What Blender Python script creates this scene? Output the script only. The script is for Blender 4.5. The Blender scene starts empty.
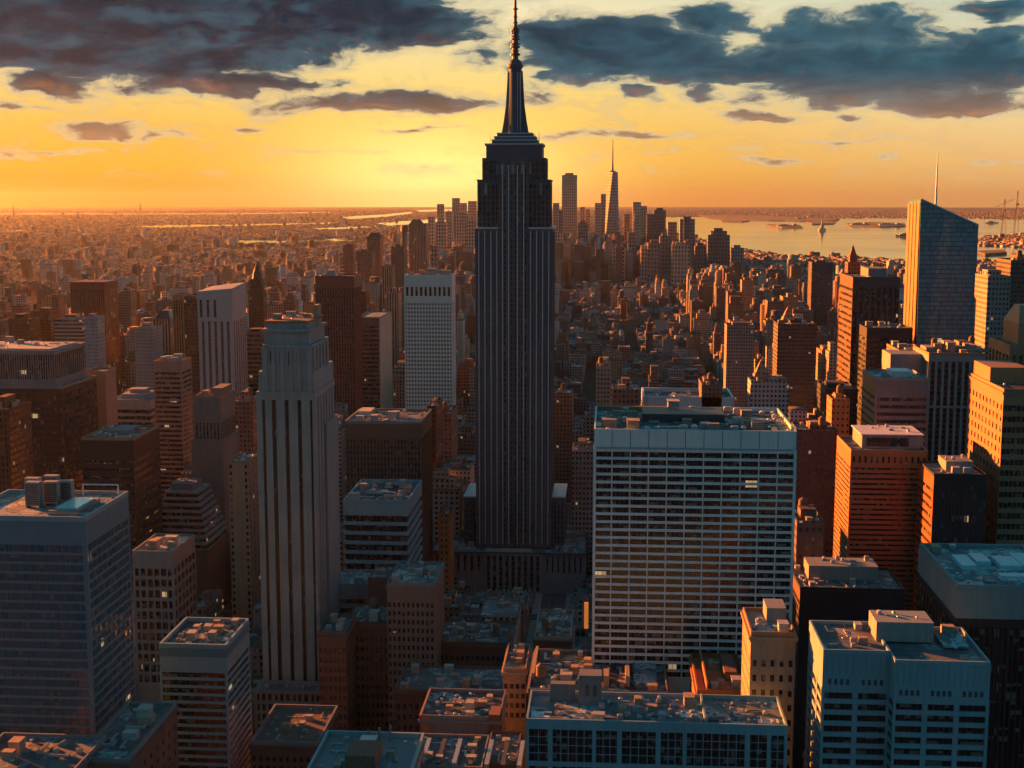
import bpy, bmesh, math, random
import numpy as np
from mathutils import Vector, Matrix

# ------------------------------------------------------------------ camera, sky, sun, exposure
scene = bpy.context.scene
col = scene.collection
F, CX, CY = 1350.0, 512.0, 384.0
CAM_H = 260.0
PITCH = math.atan(184 / F)
YAW = math.radians(4.1)
EV = 2.85
SUN_AZ = math.radians(58)       # left of +Y
SUN_EL = math.radians(7.6)

cam_data = bpy.data.cameras.new("camera")
cam = bpy.data.objects.new("camera", cam_data)
col.objects.link(cam)
cam.location = (0, 0, CAM_H)
cam.rotation_euler = (math.pi / 2 - PITCH, 0, YAW)
cam_data.sensor_width = 36
cam_data.lens = 36 * F / 1024
cam_data.clip_start = 1
cam_data.clip_end = 400000
scene.camera = cam
RM = cam.rotation_euler.to_matrix()

sd = Vector((-math.sin(SUN_AZ) * math.cos(SUN_EL), math.cos(SUN_AZ) * math.cos(SUN_EL), math.sin(SUN_EL)))
sun_data = bpy.data.lights.new("sun", 'SUN')
sun_data.energy = 4.2
sun_data.angle = math.radians(0.6)
sun_data.color = (1.0, 0.25, 0.035)
sun = bpy.data.objects.new("sun", sun_data)
col.objects.link(sun)
sun.rotation_euler = sd.to_track_quat('Z', 'Y').to_euler()
sun.location = (0, 0, 1000)

scene.view_settings.view_transform = 'Standard'
scene.view_settings.look = 'None'
scene.view_settings.gamma = 1
scene.view_settings.use_curve_mapping = False
scene.view_settings.exposure = EV
scene.render.engine = 'CYCLES'
cy = scene.cycles
cy.max_bounces = 5
cy.diffuse_bounces = 1
cy.glossy_bounces = 3
cy.transmission_bounces = 2
cy.volume_bounces = 0
cy.use_denoising = True
cy.sample_clamp_indirect = 4
cy.caustics_reflective = False
cy.caustics_refractive = False


def ray(px, py):
    return (RM @ Vector(((px - CX) / F, -(py - CY) / F, -1))).normalized()


def on_y(px, py, Y):
    d = ray(px, py)
    t = Y / d.y
    return d.x * t, CAM_H + d.z * t


def on_ground(px, py, z=0.0):
    d = ray(px, py)
    t = (z - CAM_H) / d.z
    return d.x * t, d.y * t


RI = RM.transposed()


def project(x, y, z):
    v = RI @ Vector((x, y, z - CAM_H))
    if v.z > -0.1:
        return None
    return CX + F * v.x / -v.z, CY - F * v.y / -v.z


# ------------------------------------------------------------------ node helper
class NT:
    def __init__(s, tree):
        s.t = tree
        s.t.nodes.clear()

    def n(s, kind, **kw):
        nd = s.t.nodes.new(kind)
        for k, v in kw.items():
            setattr(nd, k, v)
        return nd

    def link(s, a, b):
        s.t.links.new(a, b)

    def put(s, sock, v):
        if isinstance(v, bpy.types.NodeSocket):
            s.link(v, sock)
        else:
            sock.default_value = v

    def m(s, op, a, b=0.0, c=0.0, clamp=False):
        nd = s.n('ShaderNodeMath', operation=op, use_clamp=clamp)
        s.put(nd.inputs[0], a); s.put(nd.inputs[1], b); s.put(nd.inputs[2], c)
        return nd.outputs[0]

    def add(s, a, b): return s.m('ADD', a, b)
    def sub(s, a, b): return s.m('SUBTRACT', a, b)
    def mul(s, a, b): return s.m('MULTIPLY', a, b)
    def gt(s, a, b): return s.m('GREATER_THAN', a, b)
    def lt(s, a, b): return s.m('LESS_THAN', a, b)

    def smooth(s, v, a, b, lo=0.0, hi=1.0):
        nd = s.n('ShaderNodeMapRange', interpolation_type='SMOOTHSTEP')
        s.put(nd.inputs[0], v); s.put(nd.inputs[1], a); s.put(nd.inputs[2], b); s.put(nd.inputs[3], lo); s.put(nd.inputs[4], hi)
        return nd.outputs[0]

    def lin(s, v, a, b, lo=0.0, hi=1.0):
        nd = s.n('ShaderNodeMapRange')
        s.put(nd.inputs[0], v); s.put(nd.inputs[1], a); s.put(nd.inputs[2], b); s.put(nd.inputs[3], lo); s.put(nd.inputs[4], hi)
        return nd.outputs[0]

    def mix(s, f, a, b, blend='MIX'):
        nd = s.n('ShaderNodeMix', data_type='RGBA', blend_type=blend)
        s.put(nd.inputs[0], f)
        s.put(nd.inputs[6], c4(a)); s.put(nd.inputs[7], c4(b))
        return nd.outputs[2]

    def fmix(s, f, a, b):
        nd = s.n('ShaderNodeMix', data_type='FLOAT')
        s.put(nd.inputs[0], f); s.put(nd.inputs[2], a); s.put(nd.inputs[3], b)
        return nd.outputs[0]

    def ramp(s, f, stops, interp='LINEAR'):
        nd = s.n('ShaderNodeValToRGB')
        cr = nd.color_ramp
        cr.interpolation = interp
        while len(cr.elements) < len(stops):
            cr.elements.new(0.5)
        for e, (p, c) in zip(cr.elements, stops):
            e.position = p; e.color = c4(c)
        s.put(nd.inputs[0], f)
        return nd.outputs[0]

    def xyz(s, x, y, z):
        nd = s.n('ShaderNodeCombineXYZ')
        s.put(nd.inputs[0], x); s.put(nd.inputs[1], y); s.put(nd.inputs[2], z)
        return nd.outputs[0]

    def sep(s, v):
        nd = s.n('ShaderNodeSeparateXYZ')
        s.put(nd.inputs[0], v)
        return nd.outputs[0], nd.outputs[1], nd.outputs[2]

    def noise(s, vec, scale=1.0, detail=4.0, rough=0.5, dist=0.0):
        nd = s.n('ShaderNodeTexNoise')
        s.put(nd.inputs['Vector'], vec)
        s.put(nd.inputs['Scale'], scale); s.put(nd.inputs['Detail'], detail)
        s.put(nd.inputs['Roughness'], rough); s.put(nd.inputs['Distortion'], dist)
        return nd.outputs[0]

    def white(s, vec):
        nd = s.n('ShaderNodeTexWhiteNoise', noise_dimensions='3D')
        s.put(nd.inputs[0], vec)
        return nd.outputs[0], nd.outputs[1]

    def voronoi(s, vec, scale=1.0, feature='F1'):
        nd = s.n('ShaderNodeTexVoronoi', feature=feature)
        s.put(nd.inputs['Vector'], vec); s.put(nd.inputs['Scale'], scale)
        return nd


def c4(c):
    if isinstance(c, bpy.types.NodeSocket):
        return c
    return (c[0], c[1], c[2], 1.0)


def srgb(r, g, b):
    def f(v):
        v /= 255.0
        return v / 12.92 if v <= 0.04045 else ((v + 0.055) / 1.055) ** 2.4
    return (f(r), f(g), f(b))


# ------------------------------------------------------------------ world: evening sky with broken cloud
world = bpy.data.worlds.new("World")
scene.world = world
world.use_nodes = True
W = NT(world.node_tree)
out = W.n('ShaderNodeOutputWorld')
bg = W.n('ShaderNodeBackground')
W.link(bg.outputs[0], out.inputs[0])
tc = W.n('ShaderNodeTexCoord')
dx, dy, dz = W.sep(tc.outputs['Generated'])
EL = W.mul(W.m('ARCSINE', W.m('MINIMUM', W.m('MAXIMUM', dz, -1.0), 1.0)), 57.2958)
AZ = W.mul(W.m('ARCTAN2', dx, dy), 57.2958)          # degrees, right positive, 0 along the avenues


def ang(px, py):
    d = ray(px, py)
    return math.degrees(math.atan2(d.x, d.y)), math.degrees(math.asin(d.z))


sky = W.n('ShaderNodeTexSky', sky_type='NISHITA')
sky.sun_disc = False
sky.sun_elevation = SUN_EL
sky.sun_rotation = -SUN_AZ
sky.altitude = 200
sky.dust_density = 3.0
sky.air_density = 1.3
# clear sky towards the sun: orange at the horizon, pale yellow then pale teal higher up
near = W.ramp(W.lin(EL, -1.0, 30.0), [
    (0.0, srgb(225, 120, 36)), (0.033, srgb(240, 145, 38)), (0.075, srgb(254, 184, 58)), (0.13, srgb(255, 200, 88)),
    (0.20, srgb(255, 224, 140)), (0.28, srgb(252, 236, 188)), (0.40, srgb(196, 214, 200)), (1.0, srgb(110, 150, 165))])
side = W.ramp(W.lin(EL, -1.0, 30.0), [
    (0.0, srgb(222, 160, 96)), (0.033, srgb(232, 168, 98)), (0.09, srgb(246, 198, 130)), (0.15, srgb(250, 220, 162)),
    (0.22, srgb(236, 226, 184)), (0.30, srgb(190, 212, 196)), (0.45, srgb(140, 175, 178)), (1.0, srgb(80, 120, 140))])
back = W.ramp(W.lin(EL, -5.0, 90.0), [
    (0.0, srgb(36, 74, 92)), (0.08, srgb(60, 136, 158)), (0.3, srgb(56, 146, 170)), (0.6, srgb(44, 122, 150)), (1.0, srgb(32, 94, 124))])
dA = W.m('MAXIMUM', W.m('MAXIMUM', W.add(AZ, 13.0), W.sub(-45.0, AZ)), 0.0)
f_side = W.smooth(dA, 8.0, 34.0)
f_back = W.smooth(dA, 28.0, 64.0)
base = W.mix(f_side, near, side)
base = W.mix(f_back, base, back)
high = W.smooth(EL, 9.0, 26.0)
base = W.mix(high, base, back)
glow = W.m('POWER', 2.718, W.mul(W.add(W.m('POWER', W.m('DIVIDE', W.add(AZ, 7.2), 6.0), 2.0), W.m('POWER', W.m('DIVIDE', W.sub(EL, 0.8), 2.6), 2.0)), -1.0))
base = W.mix(W.mul(glow, 0.95), base, (1.7, 1.15, 0.36))
base = W.mix(0.05, base, W.mix(1.0, sky.outputs[0], (0.04, 0.04, 0.04), 'MULTIPLY'))

# clouds: soft masses placed by direction, edges broken by noise
wob = W.noise(W.xyz(W.mul(AZ, 0.30), W.mul(EL, 0.9), 3.7), 1.0, 3.0, 0.55)
wob2 = W.noise(W.xyz(W.mul(AZ, 0.30), W.mul(EL, 0.9), 9.1), 1.0, 3.0, 0.55)
AZw = W.add(AZ, W.mul(W.sub(wob, 0.5), 3.2))
ELw = W.add(EL, W.mul(W.sub(wob2, 0.5), 1.3))


def cloud_mask(az, el, blobs):
    tot = None
    for (px, py, rx, ry, wgt) in blobs:
        a0, e0 = ang(px, py)
        ra, re = rx / F * 57.3, ry / F * 57.3
        u = W.m('DIVIDE', W.sub(az, a0), ra)
        v = W.m('DIVIDE', W.sub(el, e0), re)
        q = W.sub(1.0, W.add(W.mul(u, u), W.mul(v, v)))
        q = W.mul(W.m('MAXIMUM', q, -1.0), wgt)
        tot = q if tot is None else W.m('MAXIMUM', tot, q)
    return tot


BLOBS = [(60, 4, 340, 56, 1.4), (330, 18, 180, 44, 1.3), (110, 54, 240, 28, 1.15), (230, 84, 110, 13, .8), (430, 28, 80, 22, 1.0), (40, 84, 60, 12, .8), (280, 84, 90, 9, .7), (150, 88, 60, 7, .4),
         (390, 102, 160, 15, .85), (20, 104, 40, 6, .5), (60, 148, 70, 3, .35), (330, 152, 60, 3, .25), (420, 130, 60, 3, .3), (700, 150, 60, 3, .3), (860, 140, 70, 3, .3), (95, 131, 62, 11, .55), (15, 156, 36, 5, .5), (160, 140, 40, 6, .3), (255, 131, 16, 5, .45), (190, 176, 60, 8, .12),
         (425, 168, 45, 6, .1), (470, 55, 40, 14, .4),
         (620, 50, 130, 38, 1.25), (700, 66, 130, 26, 1.1), (560, 42, 60, 38, 1.1), (712, 18, 56, 22, .9), (806, 34, 70, 24, .85), (870, 70, 170, 36, 1.2),
         (888, 28, 70, 32, 1.0), (990, 60, 90, 40, 1.2), (1000, 10, 40, 12, .9), (635, 94, 26, 8, .7), (765, 118, 50, 9, .75), (745, 100, 30, 12, .5),
         (960, 105, 90, 16, .9), (845, 118, 22, 7, .6), (640, 132, 70, 7, .6), (570, 136, 50, 6, .45), (770, 161, 48, 5, .5), (895, 161, 24, 4, .45), (1000, 160, 30, 3, .3),
         (535, 95, 34, 16, .5), (705, 95, 30, 9, .5), (800, 96, 40, 12, .45), (980, 182, 90, 3, .1)]


def density(az_off, el_off, detail):
    a = W.add(AZw, az_off)
    e = W.add(ELw, el_off)
    n1 = W.noise(W.xyz(W.mul(a, 0.36), W.mul(e, 0.95), 1.3), 1.0, detail, 0.62)
    n2 = W.noise(W.xyz(W.mul(a, 0.12), W.mul(e, 0.16), 5.3), 1.0, 3.0, 0.5)
    mk = cloud_mask(a, e, BLOBS)
    over = W.mul(W.smooth(EL, 9.5, 16.0), W.add(0.5, W.mul(W.sub(n2, 0.5), 4.0)))
    mk = W.m('MAXIMUM', mk, W.sub(over, 0.15))
    n3 = W.noise(W.xyz(W.mul(a, 1.5), W.mul(e, 3.2), 8.3), 1.0, detail, 0.6)
    return W.add(W.add(W.mul(W.sub(n1, 0.5), 1.7), W.mul(W.sub(n3, 0.5), 0.75)), mk)


D1 = density(0.0, 0.0, 8.0)
D2 = density(0.0, -0.42, 3.0)
alpha = W.smooth(D1, -0.12, 0.58)
core = W.smooth(D1, 0.15, 1.05)
under = W.smooth(W.sub(D1, D2), 0.42, 1.3)
azr = W.smooth(AZ, -14.0, 12.0)
dark = W.mix(azr, srgb(4, 40, 58), srgb(36, 76, 92))
thin = W.mix(azr, srgb(66, 96, 108), srgb(100, 128, 132))
lown = W.smooth(EL, 2.2, 5.4)
warm = W.mix(lown, srgb(232, 150, 88), srgb(206, 136, 100))
cc = W.mix(core, thin, dark)
tex = W.noise(W.xyz(W.mul(AZw, 0.55), W.mul(ELw, 1.5), 7.7), 1.0, 6.0, 0.6)
cc = W.mix(W.smooth(tex, 0.40, 0.68, 0.0, 0.45), cc, srgb(62, 112, 130))
cc = W.mix(W.mul(under, 0.45), cc, warm)
cc = W.mix(W.mul(W.sub(1.0, lown), 0.55), cc, srgb(214, 150, 92))
rim = W.mul(W.mul(alpha, W.sub(1.0, alpha)), 2.2)
cloud = W.mix(W.m('MINIMUM', rim, 0.85), cc, srgb(255, 236, 186))
f_cl = W.mul(alpha, W.smooth(EL, 0.5, 1.5))
dull = W.mix(alpha, srgb(60, 144, 170), srgb(42, 102, 128))
cloud = W.mix(f_back, cloud, dull)
cloud = W.mix(high, cloud, dull)
final = W.mix(f_cl, base, cloud)
ground_dir = W.smooth(EL, -3.0, -0.5)
final = W.mix(ground_dir, srgb(36, 44, 52), final)
W.link(final, bg.inputs[0])
bg.inputs[1].default_value = 2.0 ** (-EV)
world.cycles.sampling_method = 'MANUAL'
world.cycles.sample_map_resolution = 1024


# ------------------------------------------------------------------ materials
MATS = {}


def new_mat(name):
    m = bpy.data.materials.new(name)
    m.use_nodes = True
    t = NT(m.node_tree)
    o = t.n('ShaderNodeOutputMaterial')
    b = t.n('ShaderNodeBsdfPrincipled')
    t.link(b.outputs[0], o.inputs[0])
    return m, t, b


def wall_mat(name, c, rough=0.55, spec=0.25, streak=0.35, metal=0.0):
    """plain wall stone / metal with weathering streaks"""
    key = ('wall', name)
    if key in MATS:
        return MATS[key]
    m, t, b = new_mat(name)
    g = t.n('ShaderNodeNewGeometry')
    x, y, z = t.sep(g.outputs['Position'])
    n1 = t.noise(t.xyz(t.mul(x, 0.9), t.mul(y, 0.9), t.mul(z, 0.05)), 1.0, 5.0, 0.7)
    n2 = t.noise(g.outputs['Position'], 0.06, 5.0, 0.6)
    v = t.lin(t.add(t.mul(n1, 0.6), t.mul(n2, 0.4)), 0.3, 0.7, 1.0 - streak, 1.0 + streak * 0.7)
    cc = t.n('ShaderNodeVectorMath', operation='SCALE')
    cc.inputs[0].default_value = c
    t.link(v, cc.inputs[3])
    t.link(cc.outputs[0], b.inputs['Base Color'])
    b.inputs['Roughness'].default_value = max(rough, 0.5)
    b.inputs['Specular IOR Level'].default_value = min(spec, 0.3)
    b.inputs['Metallic'].default_value = metal
    MATS[key] = m
    return m


def glass_mat(name, c=(0.012, 0.016, 0.02), bay=1.5, fh=3.5, blinds=0.12, lit=0.004, rough=0.18, mull=0.10, floorline=0.0):
    """window glass: cells with blinds, mullions, odd lit window, slight tilt per pane"""
    key = ('glass', name)
    if key in MATS:
        return MATS[key]
    m, t, b = new_mat(name)
    g = t.n('ShaderNodeNewGeometry')
    x, y, z = t.sep(g.outputs['Position'])
    nx, ny, nz = t.sep(g.outputs['True Normal'])
    sx = t.gt(t.m('ABSOLUTE', nx), 0.7)
    u = t.m('DIVIDE', t.fmix(sx, x, y), bay)
    v = t.m('DIVIDE', z, fh)
    cell = t.xyz(t.m('FLOOR', u), t.m('FLOOR', v), t.mul(sx, 7.0))
    r1, rc = t.white(cell)
    r2, rc2 = t.white(t.xyz(t.m('FLOOR', t.mul(u, 0.34)), t.m('FLOOR', v), 3.0))
    fu = t.m('FRACT', u)
    fv = t.m('FRACT', v)
    mul_ = t.lt(fu, mull)
    bl = t.mul(t.lt(r1, blinds), t.gt(fv, t.mul(r2, 0.8)))
    cc = t.mix(bl, c, (0.10, 0.10, 0.09))
    cc = t.mix(t.mul(r1, 0.5), cc, tuple(k * 2.2 for k in c))
    cc = t.mix(mul_, cc, (0.05, 0.055, 0.06))
    rg = t.fmix(mul_, t.fmix(bl, rough, 0.6), 0.5)
    if floorline:
        fl = t.lt(fv, floorline)
        cc = t.mix(fl, cc, (0.035, 0.037, 0.042))
        rg = t.fmix(fl, rg, 0.6)
    t.link(cc, b.inputs['Base Color'])
    t.link(rg, b.inputs['Roughness'])
    b.inputs['Specular IOR Level'].default_value = 0.45
    nm = t.n('ShaderNodeVectorMath', operation='NORMALIZE')
    ad = t.n('ShaderNodeVectorMath', operation='MULTIPLY_ADD')
    t.link(rc, ad.inputs[0]); ad.inputs[1].default_value = (0.035, 0.035, 0.035)
    sb = t.n('ShaderNodeVectorMath', operation='SUBTRACT')
    t.link(g.outputs['Normal'], sb.inputs[0]); sb.inputs[1].default_value = (0.0175, 0.0175, 0.0175)
    t.link(sb.outputs[0], ad.inputs[2]); t.link(ad.outputs[0], nm.inputs[0])
    t.link(nm.outputs[0], b.inputs['Normal'])
    if lit:
        on = t.mul(t.mul(t.lt(r2, lit), t.gt(r1, 0.35)), t.mul(t.gt(fv, 0.15), t.sub(1.0, mul_)))
        b.inputs['Emission Color'].default_value = (1.0, 0.62, 0.30, 1)
        t.link(t.mul(on, t.mul(r1, 0.09)), b.inputs['Emission Strength'])
    MATS[key] = m
    return m


def facade_mat(name, c, pu=3.2, pv=3.6, wu=0.5, wv=0.5, glass=(0.014, 0.018, 0.022), rough=0.6, tint=False, lit=0.014, var=0.3):
    """whole facade in one surface for towers whose windows are only a pixel or two"""
    key = ('fac', name)
    if key in MATS:
        return MATS[key]
    m, t, b = new_mat(name)
    g = t.n('ShaderNodeNewGeometry')
    if tint:
        pos = g.outputs['Position']
    else:
        tco = t.n('ShaderNodeTexCoord')
        pos = tco.outputs['Object']
    x, y, z = t.sep(pos)
    nx, ny, nz = t.sep(g.outputs['True Normal'])
    sx = t.gt(t.m('ABSOLUTE', nx), 0.6)
    up = t.gt(nz, 0.5)
    u = t.m('DIVIDE', t.add(t.fmix(sx, x, y), 0.0), pu)
    v = t.m('DIVIDE', z, pv)
    cell = t.xyz(t.m('FLOOR', u), t.m('FLOOR', v), t.mul(sx, 5.0))
    r1, rc = t.white(cell)
    fu = t.m('ABSOLUTE', t.sub(t.m('FRACT', u), 0.5))
    fv = t.m('ABSOLUTE', t.sub(t.m('FRACT', v), 0.5))
    win = t.mul(t.mul(t.lt(fu, wu * 0.5), t.lt(fv, wv * 0.5)), t.sub(1.0, up))
    if tint:
        at = t.n('ShaderNodeAttribute', attribute_name='tint')
        basec = at.outputs['Color']
    else:
        basec = c
    n1 = t.noise(g.outputs['Position'], 0.05, 5.0, 0.6)
    n2 = t.noise(t.xyz(t.mul(x, 0.7), t.mul(y, 0.7), t.mul(z, 0.04)), 1.0, 3.0, 0.6)
    k = t.lin(t.add(t.mul(n1, 0.5), t.mul(n2, 0.5)), 0.3, 0.7, 1 - var, 1 + var)
    sc = t.n('ShaderNodeVectorMath', operation='SCALE')
    t.put(sc.inputs[0], basec if isinstance(basec, bpy.types.NodeSocket) else tuple(basec))
    t.link(k, sc.inputs[3])
    vr = t.voronoi(t.xyz(t.mul(x, 0.10), t.mul(y, 0.16), 0.0), 1.0)
    roofc = t.mix(t.lin(t.noise(pos, 0.5, 4.0, 0.6), 0.35, 0.65), (0.04, 0.04, 0.043), (0.13, 0.125, 0.12))
    rs, rcc, _ = t.sep(vr.outputs['Color'])
    roofc = t.mix(t.gt(rs, 0.80), roofc, (0.22, 0.22, 0.21))
    gc = t.mix(t.lt(r1, 0.16), glass, (0.09, 0.085, 0.08))
    cc = t.mix(win, sc.outputs[0], gc)
    cc = t.mix(up, cc, roofc)
    t.link(cc, b.inputs['Base Color'])
    t.link(t.fmix(up, t.fmix(win, rough, 0.16), 1.0), b.inputs['Roughness'])
    t.link(t.fmix(up, t.fmix(win, 0.25, 0.5), 0.1), b.inputs['Specular IOR Level'])
    if lit:
        on = t.mul(t.lt(r1, lit), win)
        b.inputs['Emission Color'].default_value = (1.0, 0.62, 0.30, 1)
        t.link(t.mul(on, 0.04), b.inputs['Emission Strength'])
    MATS[key] = m
    return m


def roof_mat(name, c0=(0.045, 0.05, 0.055), c1=(0.16, 0.17, 0.175), patch=(0.24, 0.26, 0.265), thr=0.80):
    key = ('roof', name)
    if key in MATS:
        return MATS[key]
    m, t, b = new_mat(name)
    g = t.n('ShaderNodeNewGeometry')
    x, y, z = t.sep(g.outputs['Position'])
    wob = t.noise(g.outputs['Position'], 0.35, 3.0, 0.6)
    xx = t.add(x, t.mul(wob, 1.5)); yy = t.add(y, t.mul(wob, 1.5))
    v1 = t.n('ShaderNodeTexVoronoi', feature='F1', distance='CHEBYCHEV')
    t.link(t.xyz(t.mul(xx, 0.16), t.mul(yy, 0.13), 0.0), v1.inputs['Vector']); v1.inputs['Scale'].default_value = 1.0
    r, gg, bb = t.sep(v1.outputs['Color'])
    n = t.noise(g.outputs['Position'], 0.7, 6.0, 0.65)
    n2 = t.noise(g.outputs['Position'], 3.0, 3.0, 0.6)
    k = t.lin(t.add(t.add(t.mul(n, 0.6), t.mul(r, 0.25)), t.mul(n2, 0.2)), 0.3, 0.8)
    cc = t.mix(k, c0, c1)
    cc = t.mix(t.mul(t.gt(gg, thr), t.smooth(n, 0.42, 0.55)), cc, patch)
    t.link(cc, b.inputs['Base Color'])
    wet = t.smooth(t.noise(g.outputs['Position'], 0.12, 4.0, 0.6), 0.50, 0.60)
    t.link(t.fmix(wet, 0.85, 0.35), b.inputs['Roughness'])
    b.inputs['Specular IOR Level'].default_value = 0.3
    bp = t.n('ShaderNodeBump')
    bp.inputs['Strength'].default_value = 0.5; bp.inputs['Distance'].default_value = 0.1
    t.link(n2, bp.inputs['Height']); t.link(bp.outputs[0], b.inputs['Normal'])
    MATS[key] = m
    return m


def plain_mat(name, c, rough=0.5, metal=0.0):
    key = ('plain', name)
    if key in MATS:
        return MATS[key]
    m, t, b = new_mat(name)
    g = t.n('ShaderNodeNewGeometry')
    n = t.noise(g.outputs['Position'], 0.9, 4.0, 0.6)
    t.link(t.mix(t.lin(n, 0.3, 0.7), tuple(k * 0.7 for k in c), tuple(min(1, k * 1.25) for k in c)), b.inputs['Base Color'])
    b.inputs['Roughness'].default_value = rough
    b.inputs['Metallic'].default_value = metal
    MATS[key] = m
    return m


# ------------------------------------------------------------------ mesh helpers
class MB:
    def __init__(s):
        s.v = []; s.f = []

    def box(s, x0, y0, z0, x1, y1, z1, bottom=False):
        i = len(s.v)
        s.v += [(x0, y0, z0), (x1, y0, z0), (x1, y1, z0), (x0, y1, z0), (x0, y0, z1), (x1, y0, z1), (x1, y1, z1), (x0, y1, z1)]
        s.f += [(i + 4, i + 5, i + 6, i + 7), (i, i + 1, i + 5, i + 4), (i + 1, i + 2, i + 6, i + 5), (i + 2, i + 3, i + 7, i + 6), (i + 3, i, i + 4, i + 7)]
        if bottom:
            s.f.append((i + 3, i + 2, i + 1, i))
        return s

    def frustum(s, cx, cy, z0, z1, w0, d0, w1, d1):
        i = len(s.v)
        for (w, d, z) in ((w0, d0, z0), (w1, d1, z1)):
            s.v += [(cx - w / 2, cy - d / 2, z), (cx + w / 2, cy - d / 2, z), (cx + w / 2, cy + d / 2, z), (cx - w / 2, cy + d / 2, z)]
        s.f += [(i + 4, i + 5, i + 6, i + 7), (i, i + 1, i + 5, i + 4), (i + 1, i + 2, i + 6, i + 5), (i + 2, i + 3, i + 7, i + 6), (i + 3, i, i + 4, i + 7)]
        return s

    def cyl(s, cx, cy, z0, z1, r0, r1=None, n=12, cap=True):
        r1 = r0 if r1 is None else r1
        i = len(s.v)
        for (r, z) in ((r0, z0), (r1, z1)):
            s.v += [(cx + r * math.cos(2 * math.pi * k / n), cy + r * math.sin(2 * math.pi * k / n), z) for k in range(n)]
        s.f += [(i + k, i + (k + 1) % n, i + n + (k + 1) % n, i + n + k) for k in range(n)]
        if cap:
            s.f.append(tuple(i + n + k for k in range(n)))
        return s

    def tube(s, pts, r, n=8):
        for a, b in zip(pts[:-1], pts[1:]):
            a = Vector(a); b = Vector(b)
            q = (b - a).to_track_quat('Z', 'Y')
            i = len(s.v)
            for p in (a, b):
                for k in range(n):
                    w = q @ Vector((r * math.cos(2 * math.pi * k / n), r * math.sin(2 * math.pi * k / n), 0))
                    s.v.append(tuple(p + w))
            s.f += [(i + k, i + (k + 1) % n, i + n + (k + 1) % n, i + n + k) for k in range(n)]
            s.f.append(tuple(i + n + k for k in range(n)))
            s.f.append(tuple(i + n - 1 - k for k in range(n)))
        return s

    def lathe(s, cx, cy, prof, n=16):
        for (r0, z0), (r1, z1) in zip(prof[:-1], prof[1:]):
            s.cyl(cx, cy, z0, z1, r0, r1, n, False)
        return s

    def mesh(s, name):
        me = bpy.data.meshes.new(name)
        me.from_pydata(s.v, [], s.f)
        me.update()
        return me

    def build(s, name, mat, parent=None, loc=(0, 0, 0)):
        o = bpy.data.objects.new(name, s.mesh(name))
        o.data.materials.append(mat)
        col.objects.link(o)
        o.location = loc
        if parent:
            o.parent = parent
        return o


def tag(o, label=None, cat=None, group=None, kind=None):
    if label: o['label'] = label
    if cat: o['category'] = cat
    if group: o['group'] = group
    if kind: o['kind'] = kind
    return o


def empty(name, loc, label, cat, group=None):
    o = bpy.data.objects.new(name, None)
    o.location = loc
    col.objects.link(o)
    return tag(o, label, cat, group)


def put(name, me, parent, loc, scale=(1, 1, 1), rz=0.0):
    o = bpy.data.objects.new(name, me)
    col.objects.link(o)
    o.location = loc; o.scale = scale; o.rotation_euler = (0, 0, rz)
    o.parent = parent
    return o

# ------------------------------------------------------------------ shared rooftop equipment
grey_metal = plain_mat('galvanised_metal', (0.42, 0.44, 0.45), 0.38, 0.6)
dark_metal = plain_mat('dark_metal', (0.05, 0.055, 0.06), 0.5)
pale_paint = plain_mat('pale_paint', (0.55, 0.57, 0.57), 0.5)
brick_red = plain_mat('red_brown_brick', (0.16, 0.075, 0.05), 0.8)
tan_brick = plain_mat('tan_brick', (0.30, 0.22, 0.16), 0.8)
wood = plain_mat('weathered_wood', (0.14, 0.09, 0.06), 0.8)
concrete = plain_mat('concrete', (0.30, 0.30, 0.29), 0.8)
sky_glass = glass_mat('skylight_glass', (0.10, 0.13, 0.15), 1.2, 1.2, 0, 0, 0.08, 0.12)


def shared(mb, name, mat):
    me = mb.mesh(name); me.materials.append(mat); return me


def m_unit():
    b = MB()
    b.box(-1, -.8, .15, 1, .8, 1.5, True)
    for k in range(6):
        b.box(-.9, -.84, .3 + k * .18, .9, -.80, .38 + k * .18, True)
    for sx in (-.85, .7):
        b.box(sx, -.7, 0, sx + .15, .7, .15)
    b.cyl(-.45, 0, 1.5, 1.72, .38, .38, 12).cyl(.45, 0, 1.5, 1.72, .38, .38, 12)
    return shared(b, 'roof_unit', grey_metal)


def m_box():
    b = MB()
    b.box(-1, -1, 0, 1, 1, 1).box(-1.06, -1.06, 1, 1.06, 1.06, 1.06)
    return b


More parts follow.
